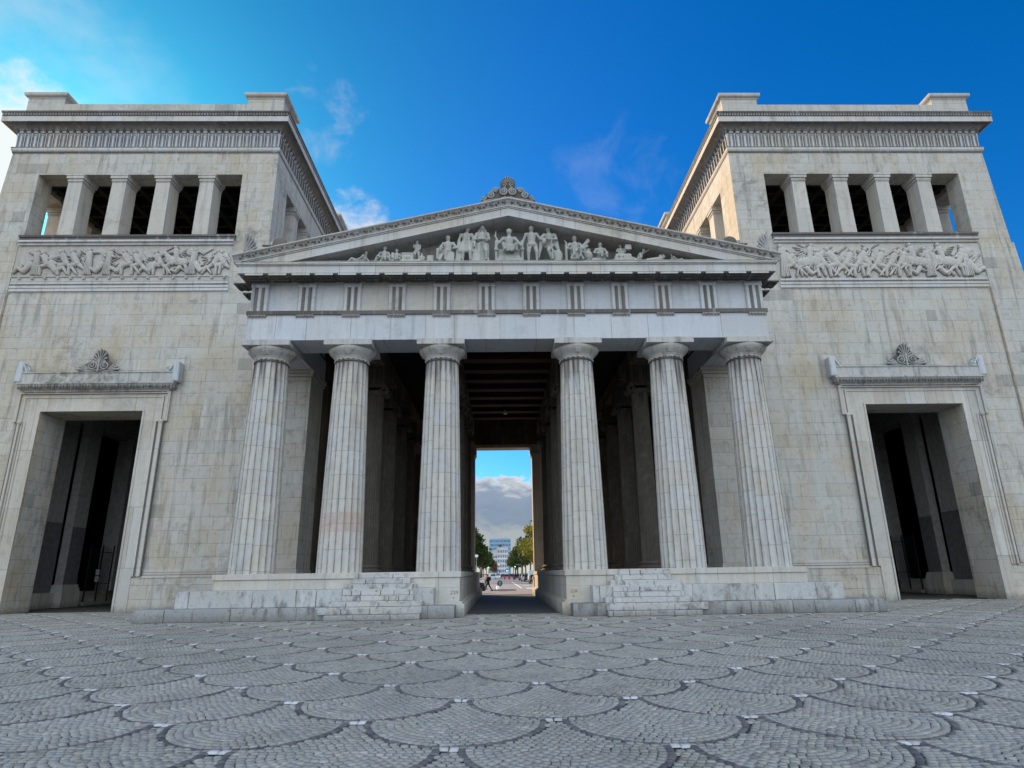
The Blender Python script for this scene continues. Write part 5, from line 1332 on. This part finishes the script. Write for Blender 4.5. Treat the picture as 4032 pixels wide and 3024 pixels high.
def car_profile(): return [(-2.15, .30), (-2.20, .62), (-2.05, .86), (-1.15, .97), (-.55, 1.40), (.75, 1.44), (1.55, 1.02), (2.05, .95), (2.18, .66), (2.14, .30)]
def make_car(name, label, colr, x, y, heading, group, cat='car', van=False):
    """length along local +y (front), heading = rotation about z"""
    t = thing(name, label, cat, (0, 0, 0), group)
    mat = plain('paint_'+label.split()[0]+str(len(bpy.data.materials)), colr, .3, .1, .03, 2, .5)
    W_ = .86 if not van else .98
    if van: prof = [(-2.5, .35), (-2.5, 2.15), (-2.42, 2.22), (1.2, 2.22), (1.95, 1.30), (2.45, 1.05), (2.55, .7), (2.5, .35)]
    else: prof = car_profile()
    bm = bmesh.new(); rows = []
    for xx, sh in ((-W_, .06), (-W_*.97, .0), (W_*.97, .0), (W_, .06)):
        pass
    n = len(prof); vs = []
    for q in (-1, 1):
        for yy, zz in prof:
            inn = .16 if (zz > 1.1 and not van) else .02
            vs.append((q*(W_-inn), yy, zz))
    b = MB(); b.add(vs, [(i, (i+1) % n, n+(i+1) % n, n+i) for i in range(n)]+[tuple(range(n-1, -1, -1)), tuple(range(n, 2*n))])
    o = b.build('body', mat, t, recalc=True, bevel=.05)
    if van: wins = [[(-.2, 1.98, 1.25), (.2, 0, 0)]]
    b = MB()
    if van:
        b.add([(-.8, 1.99, 1.30), (.8, 1.99, 1.30), (.8, 1.28, 2.12), (-.8, 1.28, 2.12)], [(0, 1, 2, 3)])
        for q in (-1, 1): b.add([(q*.965, .3, 1.3), (q*.965, 1.7, 1.3), (q*.965, 1.2, 2.0), (q*.965, .3, 2.0)], [(0, 1, 2, 3)])
        b.v = [(p[0]*1.01, p[1]+.02, p[2]) for p in b.v]
    else:
        b.add([(-.66, 1.52, 1.06), (.66, 1.52, 1.06), (.60, .80, 1.43), (-.60, .80, 1.43)], [(0, 1, 2, 3)])
        b.add([(-.66, -1.14, 1.01), (.66, -1.14, 1.01), (.60, -.58, 1.39), (-.60, -.58, 1.39)], [(3, 2, 1, 0)])
        b.v = [(x_, y_+(.03 if y_ > 0 else -.03), z_+.03) for x_, y_, z_ in b.v]
        for q in (-1, 1):
            b.add([(q*.85, -1.0, 1.02), (q*.85, 1.35, 1.04), (q*.715, .72, 1.38), (q*.715, -.5, 1.36)], [(0, 1, 2, 3) if q > 0 else (3, 2, 1, 0)])
    b.build('windows', M['glass'], t)
    yw = (1.35, -1.35) if not van else (1.6, -1.6)
    for yy in yw:
        for q in (-1, 1):
            b = MB(); b.lathe((0, 0, 0), [(.20, -.10), (.32, -.10), (.33, -.05), (.33, .07), (.30, .10), (.20, .10)], 18); b.v = [(q*(W_-.08)+p[2], yy+p[0], .33+p[1]) for p in b.v]; wv = b.build('wheel', M['tyre'], t)
            b = MB(); b.lathe((0, 0, 0), [(.03, -.11), (.20, -.105), (.20, .105), (.03, .11)], 12); b.v = [(q*(W_-.08)+p[2], yy+p[0], .33+p[1]) for p in b.v]; b.build('rim', M['rim'], wv)
    yf = 2.19 if not van else 2.52
    for q in (-1, 1):
        b = MB(); b.bev(q*.62-.16, q*.62+.16, yf-.10, yf+.0, .66, .80, .02); b.build('headlight', M['lampw'], t)
        b = MB(); b.bev(q*.66-.12, q*.66+.12, -yf-.03, -yf+.06, .68, .84, .02); b.build('tail_light', M['tail'], t)
    for s2, nm in ((1, 'front'), (-1, 'rear')):
        b = MB(); b.bev(-.80, .80, s2*yf-.05 if s2 > 0 else s2*yf-.03, s2*yf+.03 if s2 > 0 else s2*yf+.05, .32, .56, .03); b.build('bumper', mat, t)
    b = MB(); b.box(-.26, .26, yf+.031, yf+.04, .38, .49); b.box(-.26, .26, -yf-.04, -yf-.031, .38, .49); b.build('number_plate', M['white'], t)
    t.location = (x, y, -.15); t.rotation_euler.z = heading
    return t
M['tail'] = plain('tail_light_red', (.35, .01, .01), .3)
gc = 'cars on the street beyond the gate'
make_car('parked_car', 'dark car just behind the left pier of the far opening', (.015, .017, .022), -4.05, 58.9, -PI/2, gc)
for (x, y, c, h, tx) in ((-2.72, 197, (.42, .52, .58), PI, 'light blue car coming up the street behind the pedestrian'), (-1.35, 215, (.65, .66, .66), PI, 'white car queuing between the light blue and the red car'),
                         (.25, 232, (.05, .055, .06), 0, 'dark grey car far down the middle of the street'), (1.35, 191, (.45, .06, .07), 0, 'red car in the middle of the street'),
                         (2.95, 216, (.10, .03, .04), 0, 'maroon car just right of the red car'), (3.75, 171, (.03, .03, .04), 0, 'black car nearest right of the red car'),
                         (4.75, 158, (.12, .05, .05), 0, 'dark brown car parked on the right kerb'), (4.95, 147, (.50, .52, .53), 0, 'silver car parked on the right kerb'),
                         (5.35, 139, (.03, .035, .035), 0, 'black car parked between the silver car and the van'), (5.15, 110, (.02, .022, .025), 0, 'nearest black car parked on the right kerb')):
    make_car('car' if y > 160 else 'parked_car', tx, c, x, y, h, gc)
make_car('delivery_van', 'pale blue delivery van parked on the right behind the nearest black car', (.50, .62, .72), 5.75, 126, 0, None, 'van', True)

def signal(x, y, z, label, arm=0., lit=(.1, 1., .6)):
    t = thing('traffic_light', label, 'traffic light', (x, y, -.15), 'traffic lights along the street')
    b = MB(); hx = x-arm
    pts = [(x, y, -.15), (x, y, z-.1 if arm else z+.3)]
    if arm: pts += [(x-.1, y, z+.12), (x-.35, y, z+.22), (hx, y, z+.22)]
    b.tube(pts, .075, 8); b.build('pole', M['steel'], t)
    b = MB(); b.bev(hx-.17, hx+.17, y-.28, y-.08, z-.45, z+.5, .04); hd = b.build('signal_head', M['iron'], t)
    for k in range(3):
        b = MB(); b.ell((hx, y-.29, z-.28+.3*k), (.105, .03, .105), 12, 6); o = b.build('signal_lens', M['lit'] if k == 0 else M['glass'], hd)
        b = MB(); b.tube([(hx-.13, y-.40, z-.28+.3*k+.04), (hx, y-.42, z-.28+.3*k+.14), (hx+.13, y-.40, z-.28+.3*k+.04)], .015, 4); b.build('visor', M['iron'], hd)
M['steel'] = plain('galvanised_steel', (.32, .36, .36), .45, .6)
M['lit'] = plain('green_signal', (.1, .9, .6), emit=(.08, 1., .62), estr=6.)
signal(-3.62, 170, 3.35, 'green traffic light in front of the left trees')
signal(4.85, 168, 3.45, 'traffic light hanging from a curved arm in front of the right trees', 1.6)
signal(1.5, 205, 2.6, 'small far traffic light above the red car')
signal(4.35, 92, 2.75, 'traffic light beside the right pier of the far opening')
def lamp(x, y, z, label, r=.3):
    t = thing('street_lamp', label, 'street lamp', (x, y, -.15), 'street lamps beyond the gate')
    b = MB(); b.tube([(x, y, -.15), (x, y, z-.3)], [.09, .05], 8); b.build('pole', M['steel'], t)
    b = MB(); b.lathe((x, y, z), [(.08, -.3), (r*.8, -.2), (r, 0), (r*.8, .2), (.1, .28)], 16); b.build('lamp_globe', M['lampw'], t, smooth=True)
lamp(-1.05, 222, 4.3, 'street lamp with a white globe in front of the far office block', .42)
lamp(-5.2, 128, 4.9, 'street lamp with a white globe half hidden by the left trees', .4)
# blue pedestrian sign further down, round sign on the island
t = thing('crossing_sign', 'square blue crossing sign on a pole left of the red car', 'sign', (-1.0, 150, -.15))
b = MB(); b.tube([(-1., 150, -.15), (-1., 150, 2.1)], .035, 6); b.build('pole', M['steel'], t)
M['signb'] = plain('sign_blue', (.03, .16, .42), .4); M['signt'] = plain('sign_teal', (.02, .16, .20), .4); M['arrow'] = plain('sign_arrow', (.35, .55, .52), .4)
b = MB(); b.bev(-1.33, -.67, 149.93, 149.96, 1.55, 2.2, .008); pn = b.build('panel', M['signb'], t)
b = MB(); b.prism([(-1.22, 1.64), (-.78, 1.64), (-1.0, 2.08)], 149.925, 149.915, 'y'); b.build('symbol', M['white'], pn)
t = thing('keep_right_sign', 'round blue green sign on a short post in the middle of the crossing', 'sign', (-.58, 69.5, -.05))
b = MB(); b.tube([(-.58, 69.5, -.1), (-.58, 69.5, .35)], .04, 8); b.build('post', M['steel'], t)
b = MB(); b.prism([(-.58+.29*math.cos(2*PI*i/28), .58+.29*math.sin(2*PI*i/28)) for i in range(28)], 69.42, 69.45, 'y'); pn = b.build('panel', M['signt'], t, recalc=True)
b = MB(); b.prism([(-.62, .38), (-.54, .38), (-.54, .62), (-.46, .60), (-.58, .80), (-.70, .60), (-.62, .62)], 69.405, 69.415, 'y'); b.build('arrow', M['arrow'], pn, recalc=True)
# people
def figure(x, y, label, coat, legs, stride=.3, face=-1, H=1.68, bag=None, hairc=(.03, .025, .02)):
    z0 = -.15 if y > 58 else -.04
    t = thing('person', label, 'person', (x, y, z0), 'people on foot beyond the gate')
    h = H; f = face
    j = dict(pel=(0, 0, .53), che=(.03*f, 0, .74), nek=(.045*f, 0, .84), hed=(.065*f, 0, .905))
    j = {k: Vector((a*h, b_*h, c*h)) for k, (a, b_, c) in j.items()}
    def leg(s, side): 
        hp = Vector((0, side*.055*h, .51*h)); kn = Vector((s*.11*h+.03*f*h, side*.055*h, .28*h)); an = Vector((s*.24*h, side*.05*h, .05*h)); return hp, kn, an
    def arm(s, side):
        sh = Vector((.03*f*h, side*.115*h, .80*h)); el = Vector(((.03*f-s*.09)*h, side*.14*h, .64*h)); ha = Vector(((.03*f-s*.06+.07*f)*h, side*.13*h, .51*h)); return sh, el, ha
    L1, L2 = leg(stride/.3, -1), leg(-stride/.3, 1); A1, A2 = arm(stride/.3, -1), arm(-stride/.3, 1)
    off = Vector((x, y, z0))
    b = MB()
    def c(a, ra, d, rb, g=0.): b.cap(a+off, (ra+g)*h, d+off, (rb+g)*h, 10)
    def torso(g): c(j['pel'], .075, j['che'], .088, g); c(j['che']+Vector((0, -.05*h, .03*h)), .05, j['che']+Vector((0, .05*h, .03*h)), .05, g)
    torso(0); c(j['che'], .06, j['nek'], .034); c(j['nek'], .034, j['hed'], .04)
    b.ell(j['hed']+off+Vector((0, 0, .012*h)), (.052*h, .045*h, .066*h), 12, 9); b.ell(j['hed']+off+Vector((f*.053*h, 0, .0)), (.014*h, .01*h, .014*h), 6, 4)
    for s2 in (-1, 1): b.ell(j['hed']+off+Vector((0, s2*.045*h, .005*h)), (.012*h, .007*h, .018*h), 6, 4)
    for hp, kn, an in (L1, L2): c(hp, .052, kn, .034); c(kn, .034, an, .022); c(an, .022, an+Vector((f*.10*h, 0, -.025*h)), .018)
    for sh, el, ha in (A1, A2):
        c(sh, .032, el, .025); c(el, .024, ha, .017); pm = ha+Vector((.01*f*h, 0, -.035*h)); c(ha, .018, pm, .018)
        for k in range(4):
            ln = (.036, .042, .04, .03)[k]; q = pm+Vector(((.012-.009*k)*f*h, 0, -.012*h)); b.cap(q+off, .0055*h, q+off+Vector((.006*f*h, 0, -ln*h*.6)), .005*h, 5); q2 = q+Vector((.006*f*h, 0, -ln*h*.6)); b.cap(q2+off, .005*h, q2+off+Vector((.012*f*h, 0, -ln*h*.35)), .0042*h, 5)
        b.cap(pm+off+Vector((f*.012*h, 0, .012*h)), .006*h, pm+off+Vector((f*.032*h, 0, -.008*h)), .005*h, 5)
    bo = b.build('body', M['skin'], t, smooth=True); md = bo.modifiers.new('fuse', 'REMESH'); md.mode = 'VOXEL'; md.voxel_size = .009; md.use_smooth_shade = True
    b = MB(); torso(.014)
    for sh, el, ha in (A1, A2): c(sh, .032, el, .025, .012); c(el, .024, ha, .018, .010)
    o = b.build('jacket', coat, t, smooth=True); md = o.modifiers.new('fuse', 'REMESH'); md.mode = 'VOXEL'; md.voxel_size = .014; md.use_smooth_shade = True
    b = MB(); c(j['pel']+Vector((0, 0, -.01*h)), .074, j['pel']+Vector((0, 0, .03*h)), .07, .012)
    for hp, kn, an in (L1, L2): c(hp, .052, kn, .034, .012); c(kn, .034, an, .024, .010)
    o = b.build('trousers', legs, t, smooth=True); md = o.modifiers.new('fuse', 'REMESH'); md.mode = 'VOXEL'; md.voxel_size = .014; md.use_smooth_shade = True
    for hp, kn, an in (L1, L2): b = MB(); c(an+Vector((-f*.02*h, 0, -.02*h)), .026, an+Vector((f*.11*h, 0, -.025*h)), .022); b.build('shoe', M['tyre'], t, smooth=True)
    b = MB(); b.ell(j['hed']+off+Vector((-f*.014*h, 0, .03*h)), (.054*h, .052*h, .056*h), 12, 8); b.build('hair', plain('hair', hairc, .8), t, smooth=True)
    if bag:
        b = MB(); bx_ = x-f*.17; b.bev(bx_-.11, bx_+.10, y-.15, y+.15, z0+1.02, z0+1.42, .05); o = thing('backpack', bag, 'backpack', (bx_, y, z0+1.02)); b.build('bag', plain('bag_cloth', (.03, .03, .035), .9), o)
        b = MB(); 
        for q in (-1, 1): b.tube([(bx_+f*.08, y+q*.09, z0+1.38), (x+f*.04, y+q*.10, z0+1.45), (x+f*.17, y+q*.12, z0+1.25), (x+f*.06, y+q*.12, z0+1.06)], .018, 5)
        b.build('strap', M['iron'], o)
figure(-1.78, 68.6, 'person in dark clothes with a backpack walking left across the far opening', plain('dark_coat', (.02, .02, .025), .9), plain('dark_trousers', (.015, .015, .018), .9), .30, -1, 1.68, 'dark backpack on the pedestrian crossing behind the gate')
figure(-2.25, 76, 'person in pale grey clothes standing behind the dark car', plain('pale_coat', (.40, .41, .44), .9), plain('grey_trousers', (.22, .23, .27), .9), .08, 1, 1.72)

# far buildings
M['bglass'] = plain('blue_cladding', (.16, .33, .50), .35, 0, .08, .3, .5); M['bwin'] = plain('office_window', (.05, .10, .17), .15, 0, .2, .2, .7)
M['bstone'] = plain('pale_render', (.50, .52, .55), .8, 0, .06, .3); M['broof'] = plain('zinc_roof', (.42, .45, .48), .5, .2, .1, .3)
t = thing('office_tower', 'tall blue glass office block at the end of the street', 'building', (-.7, 640, 0))
b = MB(); b.box(-11.3, 9.7, 640, 662, -.2, 34.4); b.build('wall', M['bglass'], t)
b = MB(); b.box(-8.6, 6.0, 641, 661, 34.4, 36.5); b.build('roof', M['broof'], t)
for fl in range(8):
    z = 31.0-3.76*fl
    rg = random.Random(fl)
    for k in range(19):
        b = MB(); x0 = -10.9+1.08*k; b.box(x0, x0+(.55 if rg.random() < .6 else .85), 639.93, 640.02, z-.1, z+2.1); b.build('window', M['bwin'], t)
t = thing('corner_building', 'pale office building with flat roofed corner in front of the blue tower', 'building', (-1.5, 430, 0))
b = MB(); b.box(-2.5, 4.6, 430, 450, -.2, 17.9); b.prism([(-8.4, -.2), (-2.501, -.2), (-2.501, 17.2), (-8.4, 13.7)], 432, 450, 'y'); b.build('wall', M['bstone'], t, recalc=True)
b = MB(); b.box(-2.8, 4.9, 429.7, 450.3, 17.9, 18.3); b.prism([(-8.6, 13.72), (-2.51, 17.22), (-2.51, 17.6), (-8.6, 14.1)], 431.7, 450.2, 'y'); b.build('roof', M['broof'], t, recalc=True)
b = MB(); b.box(-1.6, .4, 433, 440, 18.3, 19.9); b.build('roof_plant', M['iron'], t)
for fl in range(5):
    z = 14.6-3.1*fl
    for k in range(6): b = MB(); x0 = -2.2+1.15*k; b.box(x0, x0+.62, 429.94, 430.02, z, z+1.7); b.build('window', M['bwin'], t)
    if fl:
        for k in range(6): b = MB(); x0 = -8.1+.93*k; b.box(x0, x0+.6, 431.94, 432.02, z-.3, z+1.2); b.build('window', M['bwin'], t)
    b = MB(); b.box(-8.45, 4.65, 429.8, 429.93, z-.75, z-.45) if fl in (1, 3) else b.box(-2.55, 4.65, 429.85, 429.93, z-.6, z-.45); b.build('string_course', M['white'], t)
